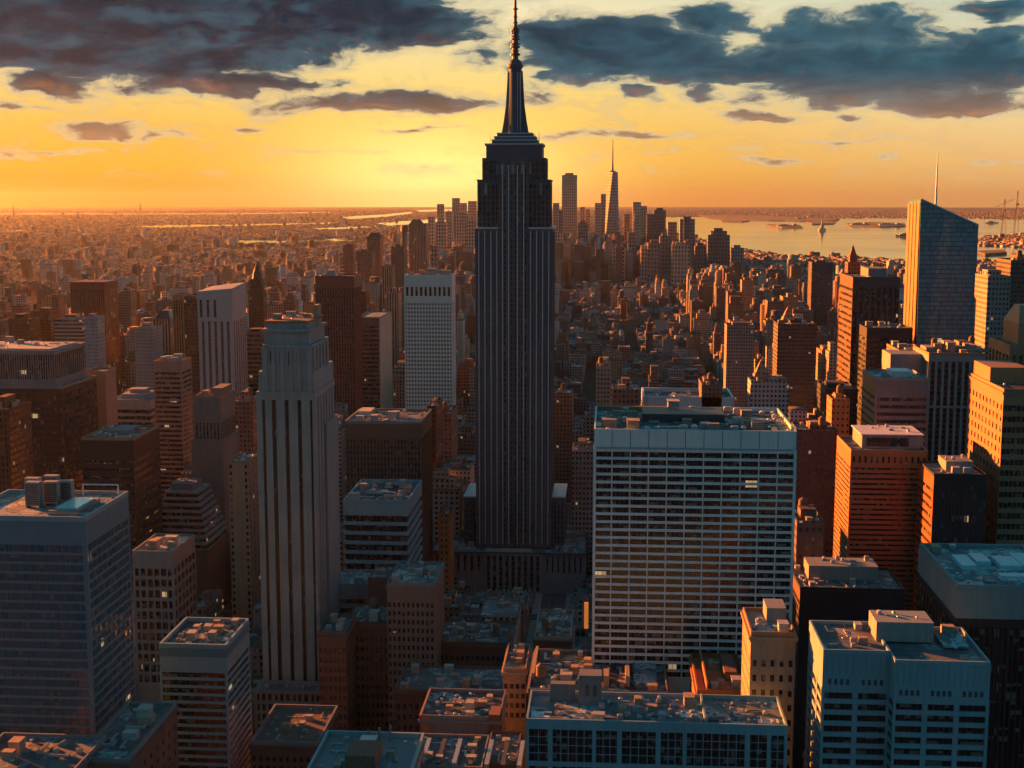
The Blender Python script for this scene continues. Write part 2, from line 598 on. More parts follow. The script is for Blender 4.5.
ROOFKIT = {
    'roof_unit': m_unit(),
    'exhaust_fan': shared(MB().cyl(0, 0, 0, .5, .45, .45, 12).cyl(0, 0, .5, .75, .7, .62, 12).cyl(0, 0, .75, .95, .62, .2, 12), 'exhaust_fan', grey_metal),
    'duct': shared(MB().box(-3, -.35, .3, 3, .35, .95, True).box(2.35, .35, .3, 3, 1.9, .95, True).box(-2, -.2, 0, -1.8, .2, .3).box(1.5, -.2, 0, 1.7, .2, .3).box(-.9, -.4, .26, -.75, .4, .99, True).box(.9, -.4, .26, 1.05, .4, .99, True), 'duct', grey_metal),
    'vent_pipe': shared(MB().tube([(0, 0, 0), (0, 0, 1.3), (.5, 0, 1.5)], .12, 8), 'vent_pipe', dark_metal),
    'pipe_run': shared(MB().tube([(-4, 0, .35), (3, 0, .35), (3, 2.5, .35)], .14, 6).box(-3, -.2, 0, -2.8, .2, .22).box(0, -.2, 0, .2, .2, .22).box(2.4, -.2, 0, 2.6, .2, .22), 'pipe_run', pale_paint),
    'skylight': shared(MB().box(-1, -1.5, 0, 1, 1.5, .35).frustum(0, 0, .35, .8, 1.8, 2.8, .5, 2.2), 'skylight', sky_glass),
    'stair_bulkhead': shared(MB().box(-1.6, -2.2, 0, 1.6, 2.2, 2.9).box(-1.75, -2.35, 2.9, 1.75, 2.35, 3.1, True).box(-.5, -2.26, 0, .5, -2.2, 2.1), 'stair_bulkhead', concrete),
    'brick_shed': shared(MB().box(-2, -1.5, 0, 2, 1.5, 2.6).box(-2.12, -1.62, 2.6, 2.12, 1.62, 2.75, True).box(-1.2, -1.56, 1, -.4, -1.5, 1.9).box(.4, -1.56, 1, 1.2, -1.5, 1.9), 'brick_shed', tan_brick),
    'cooling_tower': shared(MB().box(-2, -1.6, .8, 2, 1.6, 4, True).box(-2.1, -1.7, 4, 2.1, 1.7, 4.15, True).box(-1.5, -1.2, 4.15, -.2, 1.2, 4.4).box(.2, -1.2, 4.15, 1.5, 1.2, 4.4).box(-1.9, -1.5, 0, -1.7, -1.3, .8).box(1.7, -1.5, 0, 1.9, -1.3, .8).box(-1.9, 1.3, 0, -1.7, 1.5, .8).box(1.7, 1.3, 0, 1.9, 1.5, .8).box(-1.95, -1.66, 1.1, 1.95, -1.6, 1.5, True).box(-1.95, -1.66, 1.9, 1.95, -1.6, 2.3, True).box(-1.95, -1.66, 2.7, 1.95, -1.6, 3.1, True), 'cooling_tower', plain_mat('cooling_louvre', (0.16, 0.18, 0.19), .6)),
}
TANK_BODY = shared(MB().cyl(0, 0, 3.2, 7.0, 2.0, 1.9, 16).cyl(0, 0, 7.0, 8.4, 2.1, .1, 16), 'water_tank', wood)
TANK_LEG = shared(MB().box(-.12, -.12, 0, .12, .12, 3.2), 'leg', dark_metal)


def water_tank(parent, x, y, z, s=1.0):
    o = put('water_tank', TANK_BODY, parent, (x, y, z), (s, s, s))
    for a in (-1.2, 1.2):
        for b in (-1.2, 1.2):
            put('leg', TANK_LEG, o, (a, b, 0))
    return o


def clutter(parent, x0, y0, x1, y1, z, n, seed, kinds=None, scale=1.0, tanks=0, avoid=()):
    R = random.Random(seed)
    kinds = kinds or ['roof_unit', 'roof_unit', 'exhaust_fan', 'exhaust_fan', 'duct', 'vent_pipe', 'pipe_run', 'skylight', 'stair_bulkhead', 'brick_shed']
    taken = list(avoid)
    size = {'roof_unit': (1.3, 1.1), 'exhaust_fan': (.8, .8), 'duct': (3.3, 2), 'vent_pipe': (.6, .4), 'pipe_run': (4.2, 2.6), 'skylight': (1.2, 1.7),
            'stair_bulkhead': (1.9, 2.5), 'brick_shed': (2.3, 1.8), 'cooling_tower': (2.2, 1.8)}
    for k in range(tanks):
        for _ in range(20):
            x = R.uniform(x0 + 3, x1 - 3); y = R.uniform(y0 + 3, y1 - 3)
            if all(abs(x - a) > c + 3 or abs(y - b) > d + 3 for a, b, c, d in taken):
                break
        water_tank(parent, x, y, z, scale); taken.append((x, y, 3, 3))
    for k in range(n):
        kd = R.choice(kinds)
        s = scale * R.uniform(.75, 1.35)
        rot = R.choice((0, 1))
        w, d = size[kd]
        if rot: w, d = d, w
        w *= s; d *= s
        if x1 - x0 < 2 * w + 1.5 or y1 - y0 < 2 * d + 1.5:
            continue
        for _ in range(16):
            x = R.uniform(x0 + w + .6, x1 - w - .6); y = R.uniform(y0 + d + .6, y1 - d - .6)
            if all(abs(x - a) > c + w or abs(y - b) > dd + d for a, b, c, dd in taken):
                put(kd, ROOFKIT[kd], parent, (x, y, z), (s, s, s * R.uniform(.8, 1.25)), math.pi / 2 * rot + math.pi * R.choice((0, 1)) * (kd != 'roof_unit'))
                taken.append((x, y, w, d))
                break


HEROES = []          # (x0,x1,y0,y1,h,label short name)


def spec(l, r, py, D, depth):
    mid = (l + r) / 2
    x0, _ = on_y(l, py, D)
    x1, _ = on_y(r, py, D)
    _, h = on_y(mid, py, D)
    return dict(x0=x0, x1=x1, y0=D, y1=D + depth, h=h)


STATS = []


class Bld:
    """one building: an Empty at its base with wall, windows, roof and rooftop parts as children (local coordinates)"""

    def __init__(s, name, label, cat, sp, short=None, group=None):
        s.w = sp['x1'] - sp['x0']; s.d = sp['y1'] - sp['y0']; s.h = sp['h']
        s.cx = (sp['x0'] + sp['x1']) / 2; s.cy = (sp['y0'] + sp['y1']) / 2
        s.root = empty(name, (s.cx, s.cy, 0), label, cat, group)
        s.X = s.w / 2; s.Y = s.d / 2
        HEROES.append((sp['x0'], sp['x1'], sp['y0'], sp['y1'], s.h, short))
        s.zr = s.h

    def lz(s, py):       # height at pixel row py on the front plane
        return on_y(*(lambda q: (q, py))(project(s.cx, s.cy - s.Y, s.h)[0]), s.cy - s.Y)[1]

    def roof(s, mat, par=1.1, parmat=None, lip=.45, inset=0.0, x0=None, x1=None, y0=None, y1=None, z=None):
        X0 = -s.X if x0 is None else x0; X1 = s.X if x1 is None else x1
        Y0 = -s.Y if y0 is None else y0; Y1 = s.Y if y1 is None else y1
        z = s.h if z is None else z
        MB().box(X0 + lip, Y0 + lip, z - par - .3, X1 - lip, Y1 - lip, z - par).build('roof', mat, s.root)
        b = MB()
        zb, zt = z - par - .4, z
        b.box(X0, Y0, zb, X1, Y0 + lip, zt).box(X0, Y1 - lip, zb, X1, Y1, zt).box(X0, Y0 + lip, zb, X0 + lip, Y1 - lip, zt).box(X1 - lip, Y0 + lip, zb, X1, Y1 - lip, zt)
        b.build('parapet', parmat, s.root)
        s.zr = z - par
        return s

    def block(s, mat, x0, y0, z0, x1, y1, z1, name='wall'):
        return MB().box(x0, y0, z0, x1, y1, z1).build(name, mat, s.root)

    def ribbon(s, wall, glass, zb, fh=3.6, spf=.4, crown=4.0, piers=0, pw=.5, inset=.35, par=1.1, proud=.12, side_piers=None, corner=.9, pier_mat=None, top=None):
        """storeys of continuous glass between spandrels, with piers in front"""
        X, Y, h = s.X, s.Y, (top if top else s.h - par - .4)
        b = MB()
        b.box(-X, -Y, 0, X, Y, zb)
        zt = h - crown
        n = max(1, int((zt - zb) / fh)); fh = (zt - zb) / n
        hs = fh * spf
        gl = MB().box(-X + inset, -Y + inset, 0, X - inset, Y - inset, fh - hs + .02).mesh('window_band')
        gl.materials.append(glass)
        for k in range(n):
            z = zb + k * fh
            put('window_band', gl, s.root, (0, 0, z - .01))
            b.box(-X, -Y, z + fh - hs, X, Y, z + fh, True)
        b.box(-X, -Y, zt, X, Y, h)
        p = proud
        if corner:
            for sx in (-1, 1):
                for sy in (-1, 1):
                    cx, cy_ = sx * X, sy * Y
                    xa, xb = sorted((cx + sx * p, cx - sx * corner)); ya, yb = sorted((cy_ + sy * p, cy_ - sy * corner))
                    b.box(xa, ya, zb, xb, yb, zt + .2)
        if piers:
            for k in range(1, piers):
                x = -X + 2 * X * k / piers
                b.box(x - pw / 2, -Y - p, zb, x + pw / 2, -Y + inset + .05, zt + .2)
                b.box(x - pw / 2, Y - inset, zb, x + pw / 2, Y + p, zt + .2)
        sp_ = side_piers if side_piers is not None else (max(1, round(piers * Y / X)) if piers else 0)
        for k in range(1, sp_):
            y = -Y + 2 * Y * k / sp_
            b.box(-X - p, y - pw / 2, zb, -X + inset + .05, y + pw / 2, zt + .2)
            b.box(X - inset, y - pw / 2, zb, X + p, y + pw / 2, zt + .2)
        b.build('wall', wall, s.root)
        return s

    def vertical(s, wall, glass, zb, bays, sbays=None, pw=1.2, crown=6.0, rec=.5, par=1.1, x0=None, x1=None, y0=None, y1=None, top=None, bot=0.0, wname='wall'):
        """piers with tall window strips between them"""
        X0 = -s.X if x0 is None else x0; X1 = s.X if x1 is None else x1
        Y0 = -s.Y if y0 is None else y0; Y1 = s.Y if y1 is None else y1
        h = top if top is not None else s.h - par - .4
        zt = h - crown
        b = MB()
        b.box(X0 + rec, Y0 + rec, bot, X1 - rec, Y1 - rec, h - .05)
        if zb > bot:
            b.box(X0, Y0, bot, X1, Y1, zb)
        b.box(X0, Y0, zt, X1, Y1, h, True)
        W_ = X1 - X0; D_ = Y1 - Y0
        sb = sbays or max(2, round(bays * D_ / W_))
        step = (W_ - pw) / bays
        gm = MB().box(-(step - pw) / 2, 0, zb, (step - pw) / 2, .1, zt).mesh('window_strip'); gm.materials.append(glass)
        for k in range(bays + 1):
            x = X0 + pw / 2 + step * k
            b.box(x - pw / 2, Y0, zb, x + pw / 2, Y0 + rec + .05, zt)
            b.box(x - pw / 2, Y1 - rec - .05, zb, x + pw / 2, Y1, zt)
            if k < bays:
                put('window_strip', gm, s.root, (x + step / 2, Y0 + rec - .1, 0))
        step = (D_ - pw) / sb
        gm = MB().box(0, -(step - pw) / 2, zb, .1, (step - pw) / 2, zt).mesh('window_strip'); gm.materials.append(glass)
        for k in range(sb + 1):
            y = Y0 + pw / 2 + step * k
            ya, yb = max(y - pw / 2, Y0 + .01), min(y + pw / 2, Y1 - .01)
            b.box(X0, ya, zb, X0 + rec + .05, yb, zt)
            b.box(X1 - rec - .05, ya, zb, X1, yb, zt)
            if k < sb:
                put('window_strip', gm, s.root, (X0 + rec - .1, y + step / 2, 0))
                put('window_strip', gm, s.root, (X1 - rec, y + step / 2, 0))
        b.build(wname, wall, s.root)
        return s

    def punched(s, wall, glass, zb, bays, sbays, fh=3.6, ww=1.5, wh=2.0, crown=3, par=1.1, top=None, cornice=True):
        """separate windows; each row of a face is cut into a wall by frames standing proud of it"""
        X, Y = s.X, s.Y
        h = top if top is not None else s.h - par - .4
        zt = h - crown
        n = max(1, int((zt - zb) / fh)); fh = (zt - zb) / n
        rec = .35
        b = MB()
        b.box(-X + rec, -Y + rec, 0, X - rec, Y - rec, h - .02)
        b.box(-X, -Y, 0, X, Y, zb)
        b.box(-X, -Y, zt, X, Y, h, True)
        fs = (2 * X) / bays
        for k in range(n):
            z = zb + k * fh
            b.box(-X, -Y, z + wh, X, -Y + rec + .02, z + fh, True)
            b.box(-X, -Y + rec, z + wh, -X + rec + .02, Y, z + fh, True)
            b.box(X - rec - .02, -Y + rec, z + wh, X, Y, z + fh, True)
        for k in range(bays + 1):
            x = -X + fs * k
            a, c = x - (fs - ww) / 2, x + (fs - ww) / 2
            b.box(max(a, -X), -Y + .003, zb, min(c, X), -Y + rec + .02, zt)
        ss = 2 * Y / sbays
        for k in range(sbays + 1):
            y = -Y + ss * k
            a, c = max(y - (ss - ww) / 2, -Y + rec), min(y + (ss - ww) / 2, Y)
            b.box(-X + .003, a, zb, -X + rec + .02, c, zt)
            b.box(X - rec - .02, a, zb, X - .003, c, zt)
        if cornice:
            b.box(-X - .7, -Y - .7, h - 1.0, X + .7, Y + .7, h - .1, True)
            b.box(-X - .35, -Y - .35, h - 1.8, X + .35, Y + .35, h - 1.0, True)
            b.box(-X - .25, -Y - .25, zb - .8, X + .25, Y + .25, zb - .2, True)
        b.build('wall', wall, s.root)
        g = MB().box(-X + rec - .1, -Y + rec - .1, 0, X - rec + .1, Y - rec + .1, wh + .03).mesh('window_row'); g.materials.append(glass)
        for k in range(n):
            put('window_row', g, s.root, (0, 0, zb + k * fh - .02))
        return s

    def flat(s, mat, par=1.0, parmat=None, roofm=None, pent=None):
        s.block(mat, -s.X, -s.Y, 0, s.X, s.Y, s.h - par - .4)
        s.roof(roofm or R_DARK, par, parmat or mat)
        if pent:
            for (fx0, fy0, fx1, fy1, hh) in pent:
                s.block(mat, s.X * fx0, s.Y * fy0, s.zr, s.X * fx1, s.Y * fy1, s.zr + hh, 'penthouse')
        return s

    def clut(s, n, seed, **kw):
        clutter(s.root, -s.X + .8, -s.Y + .8, s.X - .8, s.Y - .8, s.zr, n, seed, **kw)
        return s


# palettes
R_DARK = roof_mat('tar_roof')
R_PALE = roof_mat('pale_membrane_roof', (0.06, 0.08, 0.09), (0.20, 0.24, 0.25), (0.38, 0.42, 0.42), .7)
R_BUSY = roof_mat('patched_roof', (0.025, 0.028, 0.032), (0.11, 0.115, 0.12), (0.28, 0.29, 0.29), .72)
W_BLUE = wall_mat('blue_white_panels', (0.20, 0.31, 0.35), .45, .5, .22)
W_WHITE = wall_mat('white_painted_steel', (0.45, 0.58, 0.61), .45, .5, .18)
W_STONE = wall_mat('limestone', (0.22, 0.24, 0.245), .7, .3, .3)
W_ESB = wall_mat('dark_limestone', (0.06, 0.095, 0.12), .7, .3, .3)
W_ESBP = wall_mat('steel_mullion', (0.42, 0.46, 0.49), .35, .6, .2, .4)
W_BROWN = wall_mat('brown_masonry', (0.13, 0.085, 0.07), .7, .4, .3)
W_RED = wall_mat('red_brown_granite', (0.15, 0.055, 0.04), .5, .5, .3)
W_BLACK = wall_mat('black_granite', (0.022, 0.024, 0.03), .4, .5, .3)
W_DARK = wall_mat('charcoal_panels', (0.05, 0.055, 0.062), .5, .5, .3)
W_TAN = wall_mat('tan_stone', (0.28, 0.155, 0.08), .6, .4, .25)
W_GREY = wall_mat('grey_concrete', (0.17, 0.18, 0.19), .7, .4, .3)
G_BLUE = glass_mat('blue_office_glass', (0.012, 0.022, 0.028), 1.6, 3.6, .10, .003)
G_DARK = glass_mat('dark_office_glass', (0.006, 0.009, 0.012), 1.6, 3.0, .24, .010)
G_STRIP = glass_mat('tall_strip_glass', (0.008, 0.010, 0.013), 1.4, 3.5, .10, .0, .25, .06, .42)
G_GRID = glass_mat('small_pane_glass', (0.008, 0.012, 0.016), 1.1, 1.35, .14, .002, .2, .14)

# ------------------------------------------------------------------ ground, roads, water, islands
def sheet(name, pts, z, mat):
    me = bpy.data.meshes.new(name)
    me.from_pydata([(x, y, z) for x, y in pts], [], [tuple(range(len(pts)))])
    me.update()
    if me.polygons[0].normal.z < 0:
        me.flip_normals()
    me.materials.append(mat)
    o = bpy.data.objects.new(name, me)
    col.objects.link(o)
    return tag(o, kind='structure')


def ground_mat():
    m, t, b = new_mat('city_ground')
    g = t.n('ShaderNodeNewGeometry')
    pos = g.outputs['Position']
    n1 = t.noise(pos, 0.0009, 6.0, 0.65)
    n2 = t.noise(pos, 0.012, 5.0, 0.7)
    v = t.voronoi(pos, 0.02)
    r, gg, bb = t.sep(v.outputs['Color'])
    cc = t.mix(t.lin(n2, 0.3, 0.7), (0.012, 0.014, 0.016), (0.045, 0.042, 0.042))
    cc = t.mix(t.smooth(n1, 0.46, 0.56), cc, (0.035, 0.042, 0.028))
    x, y, z = t.sep(pos)
    far = t.smooth(y, 2500.0, 5000.0)
    cc = t.mix(t.mul(t.mul(t.gt(r, 0.80), far), t.smooth(n1, 0.60, 0.5)), cc, (0.30, 0.27, 0.24))
    t.link(cc, b.inputs['Base Color'])
    b.inputs['Roughness'].default_value = 0.85
    b.inputs['Specular IOR Level'].default_value = 0.2
    return m


def water_mat():
    m, t, b = new_mat('bay_water')
    g = t.n('ShaderNodeNewGeometry')
    n = t.noise(g.outputs['Position'], 0.0012, 5.0, 0.6)
    t.link(t.mix(n, (0.02, 0.03, 0.035), (0.04, 0.05, 0.05)), b.inputs['Base Color'])
    t.link(t.lin(n, 0.3, 0.7, 0.04, 0.12), b.inputs['Roughness'])
    b.inputs['IOR'].default_value = 1.33
    x, y, z = t.sep(g.outputs['Position'])
    w = t.noise(t.xyz(t.mul(x, 0.03), t.mul(y, 0.012), 0.0), 1.0, 5.0, 0.7)
    bp = t.n('ShaderNodeBump')
    bp.inputs['Strength'].default_value = 0.12; bp.inputs['Distance'].default_value = 2.0
    t.link(w, bp.inputs['Height']); t.link(bp.outputs[0], b.inputs['Normal'])
    return m


GR = 50000.0
ring = [(GR * math.cos(2 * math.pi * k / 96), GR * math.sin(2 * math.pi * k / 96)) for k in range(96)]
sheet('ground', ring, 0.0, ground_mat())
M_WATER = water_mat()
RW = random.Random(5)


def wiggle(pts, amp=.35, seg=14.0):
    """break long pixel edges into an uneven shore"""
    o = []
    for (a, b), (c, d) in zip(pts, pts[1:] + pts[:1]):
        L = math.hypot(c - a, (d - b) * 4)
        n = max(1, int(L / seg))
        for k in range(n):
            f = k / n
            o.append((a + (c - a) * f, b + (d - b) * f + (RW.uniform(-amp, amp) if 0 < k else 0)))
    return o


WATERS = [
    wiggle([(664, 217.2), (720, 216.6), (800, 218.0), (900, 218.6), (1060, 219.5), (1060, 233), (1030, 233.5), (985, 236), (972, 241), (978, 246), (1060, 250), (1060, 264), (960, 262), (905, 262.5), (860, 258.5),
            (800, 257), (760, 253), (726, 247), (700, 240), (672, 232), (655, 226), (650, 221)], .5),
    wiggle([(-40, 213.5), (60, 213), (130, 213.6), (240, 213.2), (330, 212), (330, 212.7), (240, 214.3), (130, 214.6), (60, 214.4), (-40, 215)], .1),
    wiggle([(130, 226), (180, 225), (250, 224.2), (330, 222.5), (330, 223.8), (250, 226), (190, 227.2), (140, 227.8)], .25),
    wiggle([(222, 240), (260, 239), (300, 240), (340, 238), (346, 240.5), (320, 243.5), (280, 244), (240, 244.6), (224, 243)], .4),
    wiggle([(230, 246.5), (300, 247), (330, 245.5), (320, 248), (250, 249)], .3),
    wiggle([(340, 217), (380, 214.8), (412, 211.8), (412, 213.5), (385, 217), (350, 219.2)], .3),
    wiggle([(372, 223.5), (400, 221.5), (432, 219.2), (470, 217.5), (470, 220), (430, 223), (390, 226)], .3),
    wiggle([(310, 228.6), (350, 227), (380, 226.8), (350, 228.8), (318, 229.8)], .2),
    wiggle([(330, 240.5), (372, 238.5), (368, 241), (338, 243)], .2),
    wiggle([(60, 246.8), (90, 245), (112, 245.6), (104, 248.5), (70, 249)], .3),
    wiggle([(34, 254), (50, 252.6), (64, 253.6), (52, 255.6), (36, 255.8)], .2),
    wiggle([(0, 231), (24, 230.3), (30, 231.2), (4, 232.3)], .2),
    wiggle([(415, 210.2), (500, 207.8), (560, 208), (560, 209), (500, 209.8), (420, 212)], .1),
]
ISLANDS = [
    wiggle([(698, 215.4), (760, 216.2), (840, 219.4), (838, 221.4), (800, 221.8), (740, 220.2), (708, 218.8)], .3),
    wiggle([(720, 220.6), (750, 221.3), (742, 222.4), (722, 222)], .1),
    wiggle([(766, 225.2), (800, 226.4), (803, 228.3), (782, 228), (768, 226.6)], .15),
    wiggle([(806, 222.4), (822, 221.6), (836, 222.6), (834, 224.4), (812, 224.8)], .15),
    wiggle([(846, 224.2), (870, 222.8), (905, 224), (906, 226.8), (880, 227.4), (850, 226.6)], .2),
    wiggle([(975, 253), (1005, 252), (1007, 254.6), (985, 256)], .2),
]
wpoly_px = [np.array(p) for p in WATERS]
ipoly_px = [np.array(p) for p in ISLANDS]
for i, p in enumerate(WATERS):
    sheet('water', [on_ground(x, max(y, 207.8), 0) for x, y in p], 1.0 + 0.15 * i, M_WATER)
M_ISLE = facade_mat('island_scrub', (0.05, 0.05, 0.035), 30, 30, 0.0, 0.0)


def in_poly(poly, px, py):
    x, y = poly[:, 0], poly[:, 1]
    x2, y2 = np.roll(x, -1), np.roll(y, -1)
    c = ((y > py) != (y2 > py)) & (px < (x2 - x) * (py - y) / (y2 - y + 1e-12) + x)
    return bool(c.sum() % 2)


def in_water(x, y):
    q = project(x, y, 0)
    if q is None:
        return False
    if any(in_poly(p, *q) for p in wpoly_px):
        return True
    return False


def isle_mat():
    m, t, b = new_mat('island_ground')
    g = t.n('ShaderNodeNewGeometry')
    n = t.noise(g.outputs['Position'], 0.01, 5.0, 0.65)
    t.link(t.mix(t.lin(n, 0.35, 0.65), (0.025, 0.03, 0.02), (0.11, 0.10, 0.085)), b.inputs['Base Color'])
    b.inputs['Roughness'].default_value = 0.9
    return m


MI = isle_mat()
for i, p in enumerate(ISLANDS):
    pts = [on_ground(x, y, 0) for x, y in p]
    n = len(pts)
    cxm = sum(a for a, _ in pts) / n; cym = sum(b for _, b in pts) / n
    v = [(a, b, 0.5) for a, b in pts] + [(cxm + (a - cxm) * .97, cym + (b - cym) * .97, 12.0) for a, b in pts]
    f = [(k, (k + 1) % n, n + (k + 1) % n, n + k) for k in range(n)] + [tuple(range(n, 2 * n))]
    me = bpy.data.meshes.new('island_terrain'); me.from_pydata(v, [], f); me.update(); me.materials.append(MI)
    o = bpy.data.objects.new('island_terrain', me); col.objects.link(o); tag(o, kind='structure')

# avenues and cross streets with pavements between the blocks
M_ROAD = plain_mat('asphalt', (0.05, 0.05, 0.052), 0.7)
M_WALK = plain_mat('pavement_slabs', (0.22, 0.21, 0.20), 0.85)
M_PAINT = plain_mat('road_paint', (0.7, 0.7, 0.66), 0.6)
AVE, ST = 170.0, 82.0
aves = [-34 + AVE * k for k in range(-6, 8)]
bw, br, bp_ = MB(), MB(), MB()
for a in aves:
    for side in (-1, 1):
        x0 = a + side * 8; x1 = a + side * 13
        for j in range(3, 15):
            y0 = ST * j + 6; y1 = ST * (j + 1) - 6
            bw.box(min(x0, x1), y0, 0, max(x0, x1), y1, 0.14)
    br.box(a - 8, 150, 0.0, a + 8, 1310, 0.02)
    for y in range(160, 1300, 9):
        for dxx in (-2.7, 2.7):
            bp_.box(a + dxx - .08, y, 0.02, a + dxx + .08, y + 3, 0.026)
    for j in range(3, 16):
        for k in range(9):
            bp_.box(a - 7 + k * 1.7, ST * j - 6.5, 0.02, a - 6.2 + k * 1.7, ST * j - 4.0, 0.028)
for j in range(3, 16):
    for a, c in zip(aves[:-1], aves[1:]):
        br.box(a + 8, ST * j - 4, 0.0, c - 8, ST * j + 4, 0.016)
tag(bw.build('pavement', M_WALK), kind='structure')
tag(br.build('road', M_ROAD), kind='structure')
tag(bp_.build('road_markings', M_PAINT), kind='structure')

# ------------------------------------------------------------------ the tall art-deco skyscraper in the middle
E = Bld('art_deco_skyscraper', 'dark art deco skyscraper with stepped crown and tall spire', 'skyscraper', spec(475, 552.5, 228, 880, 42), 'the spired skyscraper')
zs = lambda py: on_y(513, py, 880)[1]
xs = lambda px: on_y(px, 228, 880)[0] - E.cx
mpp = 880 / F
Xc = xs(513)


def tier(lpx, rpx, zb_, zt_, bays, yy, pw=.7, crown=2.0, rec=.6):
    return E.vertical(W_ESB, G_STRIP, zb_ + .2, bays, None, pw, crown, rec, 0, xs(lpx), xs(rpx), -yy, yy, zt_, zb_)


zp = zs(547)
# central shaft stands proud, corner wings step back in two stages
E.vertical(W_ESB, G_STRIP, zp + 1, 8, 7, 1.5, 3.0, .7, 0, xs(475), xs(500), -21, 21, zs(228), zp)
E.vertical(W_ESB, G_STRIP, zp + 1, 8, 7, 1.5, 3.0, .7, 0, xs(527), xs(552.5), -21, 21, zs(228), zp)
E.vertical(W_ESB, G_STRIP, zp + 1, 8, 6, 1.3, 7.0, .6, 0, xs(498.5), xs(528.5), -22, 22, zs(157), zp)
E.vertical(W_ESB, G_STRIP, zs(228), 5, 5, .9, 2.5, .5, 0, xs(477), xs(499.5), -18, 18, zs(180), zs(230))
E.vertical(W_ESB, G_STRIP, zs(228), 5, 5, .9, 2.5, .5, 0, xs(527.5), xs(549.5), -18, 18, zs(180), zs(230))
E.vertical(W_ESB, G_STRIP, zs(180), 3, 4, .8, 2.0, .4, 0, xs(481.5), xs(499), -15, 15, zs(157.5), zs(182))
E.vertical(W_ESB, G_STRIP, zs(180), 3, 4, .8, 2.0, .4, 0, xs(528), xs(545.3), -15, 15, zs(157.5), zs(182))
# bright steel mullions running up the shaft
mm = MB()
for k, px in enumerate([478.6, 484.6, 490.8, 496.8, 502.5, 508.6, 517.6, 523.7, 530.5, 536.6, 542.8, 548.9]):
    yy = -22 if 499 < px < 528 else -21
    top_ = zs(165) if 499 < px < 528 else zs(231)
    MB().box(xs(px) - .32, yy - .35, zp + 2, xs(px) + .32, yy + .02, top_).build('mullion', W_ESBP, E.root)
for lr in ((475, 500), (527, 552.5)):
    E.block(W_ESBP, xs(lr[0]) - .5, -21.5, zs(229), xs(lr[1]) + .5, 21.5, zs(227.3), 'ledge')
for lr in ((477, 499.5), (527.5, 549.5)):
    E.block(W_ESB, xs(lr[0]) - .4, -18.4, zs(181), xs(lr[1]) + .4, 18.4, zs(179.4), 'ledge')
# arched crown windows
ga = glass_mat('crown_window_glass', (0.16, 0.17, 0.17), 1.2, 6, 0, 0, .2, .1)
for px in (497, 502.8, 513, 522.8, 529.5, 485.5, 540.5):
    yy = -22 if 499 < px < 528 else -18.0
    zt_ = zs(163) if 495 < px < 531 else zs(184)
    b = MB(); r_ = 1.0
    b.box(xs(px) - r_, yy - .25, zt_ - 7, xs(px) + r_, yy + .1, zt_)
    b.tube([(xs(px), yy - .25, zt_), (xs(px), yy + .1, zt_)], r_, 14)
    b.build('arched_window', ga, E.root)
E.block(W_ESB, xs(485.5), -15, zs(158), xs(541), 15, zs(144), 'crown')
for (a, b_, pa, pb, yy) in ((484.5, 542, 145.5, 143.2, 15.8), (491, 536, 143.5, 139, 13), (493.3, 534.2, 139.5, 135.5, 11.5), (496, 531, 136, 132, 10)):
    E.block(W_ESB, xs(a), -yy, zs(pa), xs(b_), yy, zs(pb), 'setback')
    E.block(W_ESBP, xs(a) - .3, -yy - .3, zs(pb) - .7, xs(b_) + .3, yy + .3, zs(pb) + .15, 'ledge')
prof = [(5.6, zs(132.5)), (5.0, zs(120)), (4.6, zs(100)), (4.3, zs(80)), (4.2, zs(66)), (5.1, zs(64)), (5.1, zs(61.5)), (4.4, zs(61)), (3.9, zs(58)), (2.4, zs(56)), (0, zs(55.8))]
b = MB(); b.lathe(Xc, 0, prof, 24)
mast = b.build('mast', W_ESB, E.root)
for ang_ in (0, 90, 180, 270):
    b = MB()
    pts = [(9.0, zs(132)), (7.6, zs(120)), (6.2, zs(104)), (5.4, zs(84)), (4.9, zs(68)), (4.0, zs(68)), (4.0, zs(132))]
    n = len(pts)
    for sgn in (-.8, .8):
        for (r_, z) in pts:
            a = math.radians(ang_ + 0)
            b.v.append((Xc + r_ * math.cos(a) - sgn * math.sin(a), r_ * math.sin(a) + sgn * math.cos(a), z))
    b.f += [tuple(range(n)), tuple(range(2 * n - 1, n - 1, -1))] + [(k, n + k, n + (k + 1) % n, (k + 1) % n) for k in range(n)]
    b.build('mast_fin', W_ESB, mast)
for px in (507.5, 510.2, 515.8, 518.5):
    MB().box(xs(px) - .25, -5.6, zs(130), xs(px) + .25, -4.0, zs(70)).build('mast_rib', W_ESBP, mast)
ant = MB()
ant.lathe(Xc, 0, [(2.0, zs(57)), (1.9, zs(46)), (1.6, zs(30)), (1.1, zs(20)), (1.0, zs(8)), (.7, zs(-10)), (.25, zs(-42))], 10)
an = ant.build('antenna', dark_metal, E.root)
RA = random.Random(2)
for py in (52, 48, 44, 41, 36, 33, 30, 27.5, 25, 19, 13, 5):
    w_ = (2.9 if py > 26 else 1.8) * RA.uniform(.85, 1.15)
    MB().cyl(Xc, 0, zs(py), zs(py) + RA.uniform(.6, 1.3), w_, w_, 10).build('antenna_ring', dark_metal, an)
for px in (489, 492, 496, 530, 534, 538):
    MB().cyl(xs(px), -11, zs(143), zs(RA.uniform(132, 137)), .22, .15, 6).build('whip_antenna', dark_metal, E.root)
